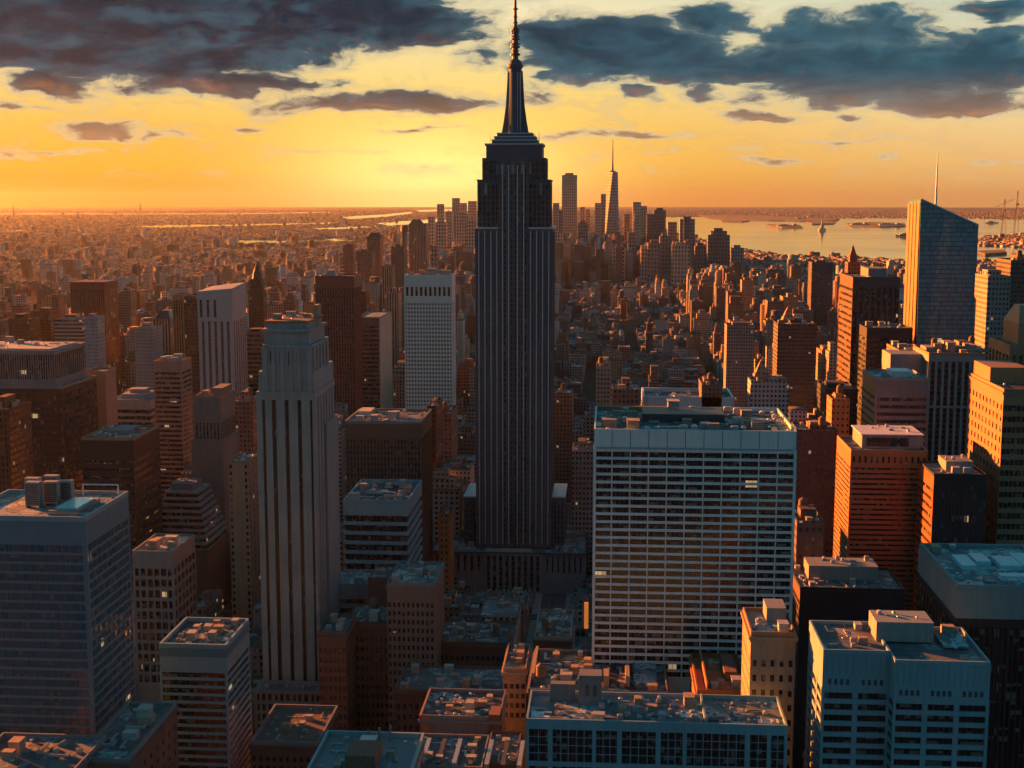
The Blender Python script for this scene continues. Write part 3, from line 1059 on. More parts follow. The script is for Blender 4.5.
# lower shoulders and podium
for (a, b_, py) in ((461, 475, 500), (553, 566, 499)):
    E.vertical(W_ESB, G_STRIP, zp + .5, 3, 4, 1.4, 3.5, .5, 0, xs(a), xs(b_), -12, 30, zs(py), zp - 1)
    E.block(W_ESBP, xs(a) - .4, -12.4, zs(py) - .8, xs(b_) + .4, 30.4, zs(py) + .2, 'ledge')
YP = -E.Y - 8
XL, XR = xs(431), xs(588)
zp = on_y(510, 552, 872)[1]
E.vertical(W_GREY, G_STRIP, 1, 9, 6, 2.0, 2.5, .8, 0, xs(484), xs(544), YP, 40, zp, 0)
for (a, b_) in ((XL, xs(484) - .01), (xs(544) + .01, XR)):
    E.vertical(W_GREY, G_GRID, 14, 7, 6, 2.6, 3.0, .8, 0, a, b_, YP + 1.5, 40, zp, 0)
E.block(W_ESB, XL - .6, YP - .6, zp - 1.2, XR + .6, 40.6, zp, 'cornice')
E.block(R_DARK, XL + .5, YP + .3, zp + .002, XR - .5, 39, zp + .05, 'roof')
E.block(W_ESBP, xs(486), YP - .2, zp + .05, xs(533), YP + 1.2, zp + 2.2, 'balustrade')
clutter(E.root, XL + 1, YP + 1.5, xs(474), -13, zp + .05, 22, 41, scale=.8)
clutter(E.root, xs(554), YP + 1.5, XR - 1, -13, zp + .05, 22, 42, scale=.8)

# ------------------------------------------------------------------ foreground and middle buildings
# white gridded slab right of the spire
WALL_GLOW, _t, _b = new_mat('orange_wall_glow')  # emission that imitates sunlight on a slice of wall
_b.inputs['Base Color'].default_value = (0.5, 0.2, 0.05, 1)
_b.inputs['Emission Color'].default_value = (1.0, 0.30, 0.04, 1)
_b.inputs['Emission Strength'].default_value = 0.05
b = Bld('office_slab', 'broad white office slab with eleven bays of dark ribbon windows and a blank panelled top', 'office building', spec(594, 797, 430, 500, 57), 'the white ribbon slab')
b.ribbon(W_WHITE, G_DARK, b.h - 96, 3.0, .33, b.h - b.lz(449) - 1.5, 11, .45, .5, 1.5, .15, 8)
b.roof(R_BUSY, 1.5, W_WHITE, .6)
for k in range(12):
    x = -b.X + 2 * b.X * k / 11
    MB().box(max(x - .12, -b.X), -b.Y - .06, b.lz(448), min(x + .12, b.X), -b.Y - .003, b.lz(431)).build('panel_joint', dark_metal, b.root)
b.block(W_BLUE, -b.X + 1.0, -b.Y - .35, b.lz(449.6), b.X - 1.0, -b.Y - .004, b.lz(448.2), 'ledge')
b.block(W_DARK, -b.X * .5, -2, b.zr, b.X * .35, b.Y * .6, b.zr + 3.2, 'penthouse')
b.block(W_TAN, -b.X + 1, b.Y - 4, b.zr, -b.X * .2, b.Y - 2, b.zr + 2.0, 'screen_wall')
MB().box(-b.X - 3.2, -b.Y + 1, b.lz(632), -b.X - 1.6, -b.Y + 2, b.lz(606), True).build('wall_glow_panel', WALL_GLOW, b.root)  # added glowing panel in place of a sunlit wall slice
b.clut(70, 11, scale=1.15, avoid=[(-b.X * .08, b.Y * .3 - 1, b.X * .45, b.Y * .36)])
b = Bld('office_building', 'white parapeted roof standing directly behind the broad white ribbon slab', 'office building', spec(643, 734, 397, 1000, 50), 'the parapeted roof')
b.ribbon(W_WHITE, G_DARK, b.h - 40, 3.4, .35, 4, 6, .5, .4, 3.0); b.roof(R_DARK, 3.0, W_WHITE, 1.6); b.clut(20, 12, scale=1.3)

# bottom white long block
b = Bld('loft_building', 'long low blue-white block with multi-pane windows at the bottom edge, cluttered grey roof', 'office building', spec(526, 788, 722, 385, 24), 'the long pane-windowed block')
zb2 = b.lz(775)
MBw = MB()
X, Y, h = b.X, b.Y, b.h - 1.6
MBw.box(-X + .8, -Y + .8, 0, X - .8, Y - .8, h - .02).box(-X, -Y, h - 1.6, X, Y, h)
cols = [0, 26, 33, 40, 55, 63, 84, 90, 111, 118, 135, 142, 164, 170, 190, 197, 216, 222, 240, 246, 262]
pier_px = [(0, 3), (22, 27), (67, 71), (92, 97), (131, 136), (158, 162), (220, 225), (242, 246), (259, 262)]
for (pa, pb) in pier_px:
    xa, xb = -X + 2 * X * pa / 262, -X + 2 * X * pb / 262
    MBw.box(xa, -Y, 0, xb, -Y + .85, h - 1.6)
for k in range(9):
    z = h - 1.6 - (k + 1) * 11.6
    if z > 0:
        MBw.box(-X, -Y + .1, z, X, -Y + .85, z + 1.4, True).box(-X, -Y + .85, z, -X + .85, Y, z + 1.4, True).box(X - .85, -Y + .85, z, X, Y, z + 1.4, True)
for sx in (-1, 1):
    for k in range(5):
        y = -Y + 2 * Y * k / 4
        xa, xb = sorted((sx * X, sx * (X - .85)))
        MBw.box(xa + .003, max(-Y + .9, y - .7), 0, xb - .003, min(Y, y + .7), h - 1.6)
MBw.build('wall', W_BLUE, b.root)
for k in range(5):
    z = h - 1.6 - (k + 1) * 11.6 + 1.4
    for (pa, pb), (pc, pd) in zip(pier_px[:-1], pier_px[1:]):
        xa, xb = -X + 2 * X * pb / 262, -X + 2 * X * pc / 262
        wn = MB().box(xa, -Y + .62, z, xb, -Y + .82, z + 10.2, True).build('window', G_DARK, b.root)
        fr = MB()
        nn = max(2, round((xb - xa) / 2.3))
        for q in range(1, nn):
            xx = xa + (xb - xa) * q / nn
            fr.box(xx - .11, -Y + .45, z, xx + .11, -Y + .615, z + 10.2, True)
        for q in (1, 2, 3):
            fr.box(xa, -Y + .47, z + 10.2 * q / 4 - .1, xb, -Y + .61, z + 10.2 * q / 4 + .1, True)
        fr.build('glazing_bars', W_BLUE, wn)
b.roof(R_PALE, 1.2, W_BLUE, .6)
px2x = lambda px: -X + 2 * X * (px - 526) / 262
b.block(W_BLUE, px2x(706), -Y + .6, b.zr, px2x(708), Y - .6, b.zr + 1.6, 'party_wall')
b.block(W_GREY, px2x(578), Y - 9, b.zr, px2x(602), Y - 3, b.zr + 9.5, 'penthouse')
for q in (0, 1):
    b.block(dark_metal, px2x(585 + q * 8), Y - 9.15, b.zr + 3, px2x(589 + q * 8), Y - 9.004, b.zr + 6.5, 'penthouse_window')
b.block(W_GREY, px2x(548), Y - 6, b.zr, px2x(574), Y - 3, b.zr + 5.5, 'penthouse')
for px in (541, 560, 612, 640, 664, 689, 722, 748, 771):
    water = px > 700
    b.block(pale_paint if px % 2 else R_DARK, px2x(px) - 3.2, -Y + 2.5 + (px % 5), b.zr, px2x(px) + 3.0, -Y + 6 + (px % 7), b.zr + .35 + .1 * (px % 3), 'roof_curb')
clutter(b.root, px2x(530), -Y + 1.5, px2x(704), Y - 10, b.zr, 46, 21, scale=.8)
clutter(b.root, px2x(604), Y - 11, px2x(704), Y - 1.5, b.zr, 30, 23, scale=.85)
clutter(b.root, px2x(712), -Y + 1.5, px2x(784), Y - 2, b.zr, 26, 22, scale=.7, kinds=['roof_unit', 'exhaust_fan', 'vent_pipe', 'skylight', 'duct'])

b = Bld('loft_building', 'dark loft with a busy sunlit roof of sheds just behind the long pane-windowed block', 'building', spec(528, 668, 690, 470, 44), 'the busy-roofed loft')
b.punched(W_BROWN, G_GRID, b.h - 28, 16, 9, 4, 2.4, 2.4, 3, 1.0)
b.roof(R_BUSY, 1.0, W_GREY, .5)
b.block(tan_brick, -b.X + .6, -b.Y + 12, b.zr, -b.X + 1.6, b.Y - 1, b.zr + 2.4, 'screen_wall')
b.block(tan_brick, b.X * .08, -b.Y + 6, b.zr, b.X * .16, -b.Y + 14, b.zr + 4.2, 'chimney')
b.block(tan_brick, b.X * .40, -b.Y + 7, b.zr, b.X * .46, -b.Y + 22, b.zr + 3.0, 'screen_wall')
b.block(R_PALE, b.X * .52, -b.Y + 8, b.zr, b.X * .86, b.Y - 8, b.zr + 1.2, 'raised_roof')
b.clut(75, 31, scale=.95, tanks=1, avoid=[(b.X * .12, -b.Y + 10, 4, 5), (b.X * .7, 0, b.X * .2, b.Y - 6)])
b = Bld('brick_building', 'small dark block with a ragged roof between the spired skyscraper and the busy-roofed loft', 'building', spec(534, 571, 637, 590, 42), 'the small ragged roof')
b.punched(W_BROWN, G_GRID, b.h - 25, 7, 7, 3.6, 1.4, 2.0); b.roof(R_BUSY, 1.1, tan_brick, .5); b.clut(34, 32, scale=.8, tanks=1)
b = Bld('brick_building', 'low tan annex with a lit side wall left of the busy loft roof', 'building', spec(503, 526, 668, 500, 30), 'the tan annex')
b.punched(tan_brick, G_GRID, b.h - 20, 4, 5, 3.6, 1.4, 2.0); b.roof(R_BUSY, 1, tan_brick, .4); b.clut(12, 33, scale=.7)

# orange-lit low roofs right of it
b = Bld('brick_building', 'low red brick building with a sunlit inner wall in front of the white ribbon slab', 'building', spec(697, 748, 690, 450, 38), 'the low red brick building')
b.punched(wall_mat('sunlit_orange_brick', (0.36, 0.14, 0.07), .7), G_GRID, b.h - 16, 9, 6, 3.6, 1.4, 2.0); b.roof(R_BUSY, 2.2, brick_red, .6)
b.block(wall_mat('sunlit_orange_brick', (0.36, 0.14, 0.07)), -b.X * .62, -b.Y + 1, b.zr, -b.X * .56, b.Y - 1, b.zr + 4, 'party_wall')  # narrow sunlit wall, its orange light put into the brick colour
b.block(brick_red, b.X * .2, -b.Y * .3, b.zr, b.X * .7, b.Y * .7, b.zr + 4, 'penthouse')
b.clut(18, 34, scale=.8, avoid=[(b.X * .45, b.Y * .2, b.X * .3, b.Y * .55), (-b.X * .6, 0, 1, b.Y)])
b = Bld('brick_building', 'narrow grey block with small square windows and a glowing left wall', 'building', spec(751, 796, 632, 415, 26), 'the narrow glowing-walled block')
b.punched(wall_mat('grey_brick', (0.27, 0.21, 0.17), .6), G_DARK, b.h - 70, 5, 6, 4.6, 1.25, 2.2, 5); b.roof(R_PALE, 1.2, W_TAN, .5)
b.block(W_STONE, -b.X * .1, 0, b.zr, b.X * .8, b.Y * .8, b.zr + 5, 'penthouse')
b.clut(8, 35, avoid=[(b.X * .35, b.Y * .4, b.X * .5, b.Y * .45)])

# dark block; red sunlight on its left face put into the wall colour
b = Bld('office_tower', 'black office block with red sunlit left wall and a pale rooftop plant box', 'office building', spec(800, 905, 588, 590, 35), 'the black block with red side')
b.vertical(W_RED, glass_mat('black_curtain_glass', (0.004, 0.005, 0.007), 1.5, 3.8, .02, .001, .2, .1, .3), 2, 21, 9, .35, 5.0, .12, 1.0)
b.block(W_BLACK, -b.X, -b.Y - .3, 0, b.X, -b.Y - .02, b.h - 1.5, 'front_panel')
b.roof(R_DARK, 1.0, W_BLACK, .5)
b.block(W_STONE, -b.X * .74, -b.Y * .1, b.zr, b.X * .62, b.Y * .78, b.zr + 6.5, 'penthouse')
clutter(b.root, -b.X * .7, -b.Y * .05, b.X * .58, b.Y * .74, b.zr + 6.5, 12, 51, scale=.8, kinds=['roof_unit', 'exhaust_fan', 'vent_pipe', 'skylight'])
clutter(b.root, -b.X + 1, -b.Y + 1, b.X - 1, -b.Y * .15, b.zr, 22, 52, scale=.6)
clutter(b.root, -b.X + 1, -b.Y + 1, -b.X * .77, b.Y - 1, b.zr, 8, 53, scale=.6)

# twin-wing blue-white block bottom right
b = Bld('office_tower', 'blue-white twin-wing office block with broad ribbon windows and a raised plant box between', 'office building', spec(895, 991, 661, 380, 32), 'the twin-wing block')
zt_ = b.h
def wing(B, x0, x1, y0, y1, top, piers, seed):
    inset, crown, fh, hs = .6, top - B.lz(700 if seed == 1 else 698), 3.35, 1.4
    zb_ = 20
    wb = MB(); wb.box(x0, y0, 0, x1, y1, zb_)
    n = int((top - crown - zb_) / fh); fh = (top - crown - zb_) / n
    gm = MB().box(x0 + inset, y0 + inset, 0, x1 - inset, y1 - inset, fh - hs + .02).mesh('window_band'); gm.materials.append(G_DARK)
    for k in range(n):
        z = zb_ + k * fh
        put('window_band', gm, B.root, (0, 0, z - .01))
        wb.box(x0, y0, z + fh - hs, x1, y1, z + fh, True)
    wb.box(x0, y0, top - crown, x1, y1, top - 1.5)
    for k in range(piers + 1):
        x = x0 + (x1 - x0) * k / piers
        wb.box(max(x0, x - .75) - (.1 if k == 0 else 0), y0 - .1, zb_, min(x1, x + .75) + (.1 if k == piers else 0), y0 + inset + .1, top - crown + .2)
    for k in range(4):
        y = y0 + (y1 - y0) * k / 3
        for xx, sg in ((x0, 1), (x1, -1)):
            a, c = sorted((xx - sg * .1, xx + sg * (inset + .1)))
            wb.box(a, max(y0 + .02, y - .7), zb_, c, min(y1 - .02, y + .7), top - crown + .2)
    wb.build('wall', W_BLUE, B.root)
    for k in range(piers * 5):
        x = x0 + (x1 - x0) * (k + .5) / (piers * 5)
        MB().box(x - .04, y0 - .04, top - 7.5, x + .04, y0 - .003, top - 1.6).build('panel_joint', dark_metal, B.root)
    for g in range(piers):
        for q in range(4):
            x = x0 + (x1 - x0) * (g + .22 + q * .18) / piers
            MB().box(x - .45, y0 - .05, top - 10.6, x + .45, y0 - .004, top - 8.9).build('louvre', dark_metal, B.root)
    B.roof(R_DARK, 1.0, W_BLUE, .55, x0=x0, x1=x1, y0=y0, y1=y1, z=top)
wing(b, -b.X, b.X, -b.Y, b.Y, b.h, 3, 1)
lw0 = on_y(822, 655, 388)[0] - b.cx
wing(b, lw0, -b.X - .02, -b.Y + 6, b.Y + 2, b.h + .6, 2, 2)
b.block(W_STONE, -b.X - 2, b.Y * .1, b.zr, b.X * .1, b.Y * .85, b.zr + 6.0, 'penthouse')
clutter(b.root, -b.X - 1.5, b.Y * .15, b.X * .08, b.Y * .8, b.zr + 6.0, 5, 61, scale=.7, kinds=['roof_unit', 'exhaust_fan'])
clutter(b.root, lw0 + 1, -b.Y + 7, -b.X - 3, b.Y, b.zr, 12, 62, scale=.75)
clutter(b.root, b.X * .15, -b.Y + 1, b.X - 1, b.Y - 1, b.zr, 7, 63, scale=.7)
b.block(R_PALE, b.X * .25, -b.Y * .2, b.zr, b.X * .8, b.Y * .6, b.zr + .5, 'raised_roof')

# right edge black tower with pale crown
b = Bld('office_tower', 'black tower with a deep pale crown band and white roof hatches, right edge', 'office building', spec(958, 1075, 586, 430, 54), 'the pale-crowned black tower')
b.vertical(W_BLACK, G_DARK, 2, 20, 12, .5, 3, .3, 1.2, top=b.h - 11)
b.block(W_STONE, -b.X - .3, -b.Y - .3, b.h - 11, b.X + .3, b.Y + .3, b.h - 1.6, 'crown')
b.roof(R_PALE, 1.2, W_STONE, .8)
for (fx, fy, w_, d_) in ((-.62, .1, 5, 14), (-.28, .25, 5, 11), (.1, .1, 7, 13), (.5, .2, 6, 16), (-.1, -.55, 9, 4)):
    b.block(W_WHITE, b.X * fx, b.Y * fy - d_ / 2, b.zr, b.X * fx + w_, b.Y * fy + d_ / 2, b.zr + 1.6, 'roof_hatch')
b.clut(14, 71, avoid=[(b.X * fx + 3, b.Y * fy, 4, 8) for fx, fy in ((-.62, .1), (-.28, .25), (.1, .1), (.5, .2))])

# orange side slab
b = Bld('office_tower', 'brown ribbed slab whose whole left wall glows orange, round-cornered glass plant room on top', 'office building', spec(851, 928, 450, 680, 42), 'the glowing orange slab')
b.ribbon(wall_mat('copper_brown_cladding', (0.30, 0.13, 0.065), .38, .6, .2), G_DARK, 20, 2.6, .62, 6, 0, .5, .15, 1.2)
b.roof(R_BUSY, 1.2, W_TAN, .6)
for k in range(13):
    x = -b.X + 1.6 + k * (2 * b.X - 3.2) / 12
    MB().box(x - .55, -b.Y - .05, b.h - 6.6, x + .55, -b.Y - .003, b.h - 3.4).build('window', G_DARK, b.root)
b.block(W_STONE, -b.X * .62, -b.Y * .5, b.zr, b.X * 1.0, b.Y * .75, b.zr + 7.0, 'penthouse')
MB().box(-b.X * .5, -b.Y * .5 - .12, b.zr + 1.2, b.X * .62, -b.Y * .5 - .004, b.zr + 5.6).build('penthouse_window', G_BLUE, b.root)
b.block(pale_paint, -b.X * .66, -b.Y * .54, b.zr + 7.0, b.X * 1.0, b.Y * .8, b.zr + 7.5, 'penthouse_roof')
clutter(b.root, -b.X * .5, -b.Y * .4, b.X * .9, b.Y * .7, b.zr + 7.5, 8, 81, scale=.7, kinds=['roof_unit', 'exhaust_fan', 'skylight'])
# dark tower; red sun on its left side put into the cladding colour
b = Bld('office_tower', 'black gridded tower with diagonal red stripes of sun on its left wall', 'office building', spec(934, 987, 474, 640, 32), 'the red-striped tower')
b.ribbon(wall_mat('sun_red_cladding', (0.36, 0.07, 0.03), .4, .6, .2), G_DARK, 20, 4.2, .6, 4, 0, .5, .3, 1.0)
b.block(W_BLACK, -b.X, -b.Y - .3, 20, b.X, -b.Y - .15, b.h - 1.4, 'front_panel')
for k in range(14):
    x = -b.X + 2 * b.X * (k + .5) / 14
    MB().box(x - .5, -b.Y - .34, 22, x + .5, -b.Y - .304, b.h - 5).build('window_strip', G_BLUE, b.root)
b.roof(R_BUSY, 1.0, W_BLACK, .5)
b.block(W_STONE, -b.X * .3, -b.Y * .2, b.zr, b.X * .75, b.Y * .8, b.zr + 4.6, 'penthouse')
clutter(b.root, -b.X * .3, -b.Y * .2, b.X * .7, b.Y * .75, b.zr + 4.6, 6, 82, scale=.6, kinds=['roof_unit', 'exhaust_fan', 'vent_pipe'])
clutter(b.root, -b.X + 1, -b.Y + 1, b.X - 1, -b.Y * .3, b.zr, 8, 83, scale=.6)
# slatted block; orange light on its side put into the tan wall colour
b = Bld('office_tower', 'grey office block with slatted orange left wall and a thin white roof canopy', 'office building', spec(876, 929, 378, 760, 40), 'the slatted orange block')
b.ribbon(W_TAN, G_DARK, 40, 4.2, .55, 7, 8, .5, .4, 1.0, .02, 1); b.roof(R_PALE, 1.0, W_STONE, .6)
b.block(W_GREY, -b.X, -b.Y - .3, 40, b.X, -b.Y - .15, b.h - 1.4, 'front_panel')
for k in range(12):
    z = b.h - 13 - k * 4.2
    MB().box(-b.X + 1, -b.Y - .36, z, b.X - 1, -b.Y - .304, z + 1.9).build('window_band', G_BLUE, b.root)
b.block(pale_paint, -b.X * .2, -b.Y * .3, b.zr, b.X * .6, b.Y * .5, b.zr + 3, 'penthouse'); b.clut(6, 84, avoid=[(b.X * .2, b.Y * .1, b.X * .5, b.Y * .5)])
# wide ribbed columns block
b = Bld('stone_tower', 'wide dark stone tower with tall fluted piers and ornate sunlit roof below the glass wedge', 'office building', spec(929, 986, 353, 860, 45), 'the fluted stone tower')
b.vertical(W_STONE, G_STRIP, 30, 8, 7, 1.6, 4, 1.2, 1.2, top=b.h - 1.6)
b.block(W_STONE, -b.X - .5, -b.Y - .5, b.h - 35, b.X + .5, b.Y + .5, b.h - 33.6, 'ledge')
b.block(W_STONE, -b.X - 20, -b.Y * .2, 0, -b.X + .3, b.Y, b.h - 3, 'side_wing')
b.roof(R_BUSY, 1.2, W_TAN, .8)
for k in range(5):
    b.block(tan_brick, -b.X * .9 + k * b.X * .38, -b.Y * .3 + (k % 2) * 6, b.zr, -b.X * .9 + k * b.X * .38 + 5, b.Y * .4, b.zr + 3 + (k % 3) * 1.6, 'penthouse')
b.clut(14, 85, tanks=1)
b = Bld('office_tower', 'low pale ornate roofed wing left of the fluted stone tower', 'office building', spec(899, 927, 350, 900, 40), None)
b.flat(facade_mat('stone_grid', (0.24, 0.20, 0.17), 3.0, 3.6, .5, .5), 1.2, W_TAN, R_BUSY).clut(10, 86, scale=1.1)
# right edge orange art deco
b = Bld('stone_tower', 'stone tower with rows of windows on its blazing orange left wall at the right edge', 'office building', spec(1004, 1046, 389, 650, 62), 'the blazing stone tower')
b.punched(wall_mat('honey_stone', (0.31, 0.16, 0.09), .5, .5, .25), G_DARK, 40, 9, 10, 5.2, 2.4, 2.8, 4); b.roof(R_BUSY, 1.2, W_TAN, .6)
b.block(W_TAN, -b.X * .9, -b.Y * .1, b.zr, b.X, b.Y * .9, b.zr + 8, 'upper_tier'); b.clut(4, 87)
b = Bld('stone_tower', 'stepped honey-coloured tower rising at the right edge behind the blazing stone tower', 'skyscraper', spec(1010, 1060, 345, 725, 40), 'the stepped honey tower')
hs = wall_mat('honey_stone', (0.31, 0.16, 0.09), .5, .5, .25)
b.vertical(hs, G_STRIP, 40, 7, 6, 1.8, 4, .6, 1.2); b.roof(R_DARK, 1.2, hs, .6)
b.block(hs, -b.X * .55, -b.Y * .7, b.zr, b.X * .8, b.Y * .7, b.zr + 12, 'upper_tier')
mt = MB().frustum(b.X * .12, 0, b.zr + 12, b.zr + 21, b.X * 1.35, b.Y * 1.4, b.X * .9, b.Y * .5).build('roof', hs, b.root)

# ------------------------------------------------------------------ glass wedge tower
D = 1200
b = Bld('glass_wedge_tower', 'slanted blue glass tower with knife-edge top, sloping roof and thin mast by the bay', 'skyscraper', spec(920, 979, 222, D, 48), 'the glass wedge')
X, Y = b.X, b.Y
zl = on_y(921, 199, D)[1]; zr_ = on_y(979, 225, D)[1]
G_W = glass_mat('teal_curtain_wall', (0.06, 0.17, 0.21), 1.5, 4.0, .0, .001, .12, .05, .16)
G_W2 = glass_mat('pale_curtain_wall', (0.16, 0.20, 0.21), 1.5, 4.0, .0, .0, .25, .05, .16)
m1 = MB()
m1.v = [(-X * .90, -Y, 0), (X, -Y, 0), (X, Y, 0), (-X, Y, 0), (-X, -Y, zl), (X * .99, -Y, zr_), (X * .99, Y, zr_ - 6), (-X, Y, zl - 2)]
m1.f = [(4, 5, 6, 7), (0, 1, 5, 4), (1, 2, 6, 5), (2, 3, 7, 6), (3, 0, 4, 7)]
m1.build('glass_wall', G_W, b.root)
# folded facet, sky reflection put into its paler glass colour
m2 = MB()
zfa = on_y(942, 262, D)[1]; zbt = on_y(926, 345, D)[1]
fx = lambda px: on_y(px, 260, D)[0] - b.cx
m2.v = [(fx(922), -Y - .3, zbt - 40), (fx(931), -Y - .9, zbt - 40), (fx(952), -Y - .6, zl - 17), (fx(943), -Y - .3, zl - 12.5), (fx(922), -Y, zbt - 40), (fx(931), -Y, zbt - 40), (fx(952), -Y, zl - 17), (fx(943), -Y, zl - 12.5)]
m2.f = [(0, 1, 2, 3), (0, 3, 7, 4), (1, 5, 6, 2), (3, 2, 6, 7)]
m2.build('facet', G_W2, b.root)
for k in range(4):
    y = -Y + 1.5 + k * 13
    MB().box(-X - .5, y, 0, -X - .02, y + 8.5, zl - 3 - k * .5).build('side_fin', wall_mat('bronze_fin', (0.32, 0.16, 0.07), .3, .6, .1), b.root)
MB().lathe(fx(940), 0, [(1.1, on_y(940, 212, D + 24)[1]), (.8, on_y(940, 185, D + 24)[1]), (.35, on_y(940, 153, D + 24)[1]), (0, on_y(940, 152, D + 24)[1])], 8).build('spire', pale_paint, b.root)
for (xa, za, xb, zb_) in ((-X, zl, X * .99, zr_),):
    MB().tube([(xa, -Y, za + .2), (xb, -Y, zb_ + .2)], .6, 6).build('roof_edge', pale_paint, b.root)

# dark ribbed block left of wedge
b = Bld('office_tower', 'dark slab with red-brown stripes on its left wall standing left of the glass wedge', 'office building', spec(853, 900, 277, 1080, 60), 'the red-striped dark slab')
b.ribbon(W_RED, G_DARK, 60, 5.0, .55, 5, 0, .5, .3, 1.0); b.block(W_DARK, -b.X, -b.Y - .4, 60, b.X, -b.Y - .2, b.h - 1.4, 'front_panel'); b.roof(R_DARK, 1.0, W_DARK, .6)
for i in range(8):
    MB().box(-b.X + (i + .5) * b.X / 4 - 1.5, -b.Y - .46, 62, -b.X + (i + .5) * b.X / 4 + 1.5, -b.Y - .404, b.h - 8).build('window_strip', G_DARK, b.root)
b.block(W_GREY, -b.X * .2, -b.Y * .5, b.zr, b.X * .6, b.Y * .6, b.zr + 7, 'penthouse'); b.clut(8, 91)
b = Bld('office_tower', 'smaller black box block between the red-striped dark slab and the glass wedge', 'office building', spec(867, 913, 328, 1000, 30), 'the small black box')
b.ribbon(W_BLACK, G_DARK, 50, 4, .5, 4); b.roof(R_DARK, 1, W_BLACK); b.clut(8, 92, scale=1.2)
b = Bld('brick_tower', 'reddish brick tower with a stepped pointed crown peeking above the dark slab', 'skyscraper', spec(848, 860, 262, 1300, 16), 'the pointed brick crown')
b.flat(facade_mat('red_brick_small', (0.26, 0.10, 0.06), 2.6, 3.4, .45, .5))
b.block(brick_red, -b.X * .6, -b.Y * .6, b.zr, b.X * .6, b.Y * .6, b.zr + 8, 'upper_tier')
MB().frustum(0, 0, b.zr + 8, b.zr + 17, b.X * 1.0, b.Y * 1.0, .4, .4).build('roof', brick_red, b.root)

# ------------------------------------------------------------------ left foreground
b = Bld('office_tower', 'large blue-grey glass office block with rooftop cooling towers, lower left corner', 'office building', spec(-45, 85, 516, 440, 42), 'the big blue-grey glass block')
b.ribbon(wall_mat('blue_grey_panels', (0.085, 0.185, 0.225), .4, .5, .2), glass_mat('lower_left_glass', (0.025, 0.075, 0.095), 1.5, 3.3, .12, .004, .05, .08), 40, 3.35, .27, 7.5, 16, .16, .3, 1.3, .05, 9, 1.3)
b.roof(R_PALE, 1.3, W_BLUE, .7)
for k, (fx, fy, s_, hh) in enumerate(((.02, -.1, 1.2, 2.6), (.22, .12, 1.15, 2.4), (.36, .35, 1.1, 2.2), (.10, .45, 1.2, 2.6), (-.15, .3, 1.2, 2.5))):
    cx_, cy_ = b.X * (fx - .15), b.Y * fy
    ct = MB().box(cx_ - 2.6, cy_ - 1.6, b.zr + .8, cx_ + 2.6, cy_ + 1.6, b.zr + 3.6 * hh, True).box(cx_ - 2.4, cy_ - 1.4, b.zr, cx_ - 2.1, cy_ + 1.4, b.zr + .8).box(cx_ + 2.1, cy_ - 1.4, b.zr, cx_ + 2.4, cy_ + 1.4, b.zr + .8).build('cooling_tower', plain_mat('cooling_case', (0.20, 0.22, 0.23), .6), b.root)
    lv = MB()
    for q in range(9):
        zq = b.zr + 1.3 + q * (3.6 * hh - 1.8) / 9
        lv.box(cx_ - 2.3, cy_ - 1.72, zq, cx_ + 2.3, cy_ - 1.61, zq + .5, True)
    lv.build('louvre', dark_metal, ct)
b.block(W_GREY, b.X * .30, -b.Y * .65, b.zr, b.X * .76, b.Y * .35, b.zr + 1.6, 'raised_roof')
MB().box(b.X * .36, -b.Y * .5, b.zr + 1.6, b.X * .70, b.Y * .25, b.zr + 2.0).build('skylight', plain_mat('pale_skylight', (0.75, 0.72, 0.62), .2), b.root)
MB().tube([(b.X * .3, b.Y * .86, b.zr + 4.2), (b.X * .88, b.Y * .86, b.zr + 4.2), (b.X * .88, b.Y * .86, b.zr)], .28, 8).tube([(b.X * .3, b.Y * .86, b.zr), (b.X * .3, b.Y * .86, b.zr + 4.2)], .28, 8).build('pipe_frame', pale_paint, b.root)
MB().tube([(-b.X, -b.Y + .8, b.zr + 2.4), (b.X - .8, -b.Y + .8, b.zr + 2.4)], .06, 6).build('railing', pale_paint, b.root)
clutter(b.root, b.X * .78, -b.Y * .9, b.X * .97, b.Y * .8, b.zr, 6, 101, scale=.6, kinds=['exhaust_fan', 'vent_pipe', 'skylight'])
b = Bld('brick_building', 'low pale-edged dark roof at the foot of the big blue-grey glass block', 'building', spec(76, 128, 758, 395, 48), None)
b.punched(W_BROWN, G_GRID, b.h - 18, 9, 8); b.roof(R_DARK, 1.1, W_GREY, .6).clut(12, 102)
b = Bld('brick_building', 'low dark roof with small vents at the bottom left corner', 'building', spec(-40, 70, 772, 380, 30), None)
b.punched(W_BROWN, G_GRID, b.h - 14, 14, 5); b.roof(R_DARK, 1.1, W_GREY, .6).clut(12, 103)

b = Bld('office_tower', 'slim grey office block with pale storey bands under a deep plain cornice, lower left', 'office building', spec(159, 226, 644, 500, 34), 'the pale-banded slim block')
b.ribbon(W_BLUE, G_DARK, 10, 3.1, .36, 8.5, 0, .5, .5, 1.6, .08, 0, .8)
b.block(wall_mat('blue_grey_panels', (0.085, 0.185, 0.225)), -b.X - .25, -b.Y - .25, b.h - 5.2, b.X + .25, b.Y + .25, b.h - 1.8, 'crown')
b.roof(R_BUSY, 1.6, W_BLUE, .9).clut(26, 104, scale=.8)
b = Bld('office_tower', 'dark block with a grid of pale square frames behind the pale-banded slim block', 'office building', spec(132, 173, 551, 610, 34), 'the dark framed block')
b.ribbon(W_GREY, G_DARK, 30, 5.0, .3, 5.5, 6, .8, .6, 1.2, .12, 6, 1.0); b.roof(R_PALE, 1.2, W_GREY, .6).clut(12, 105)
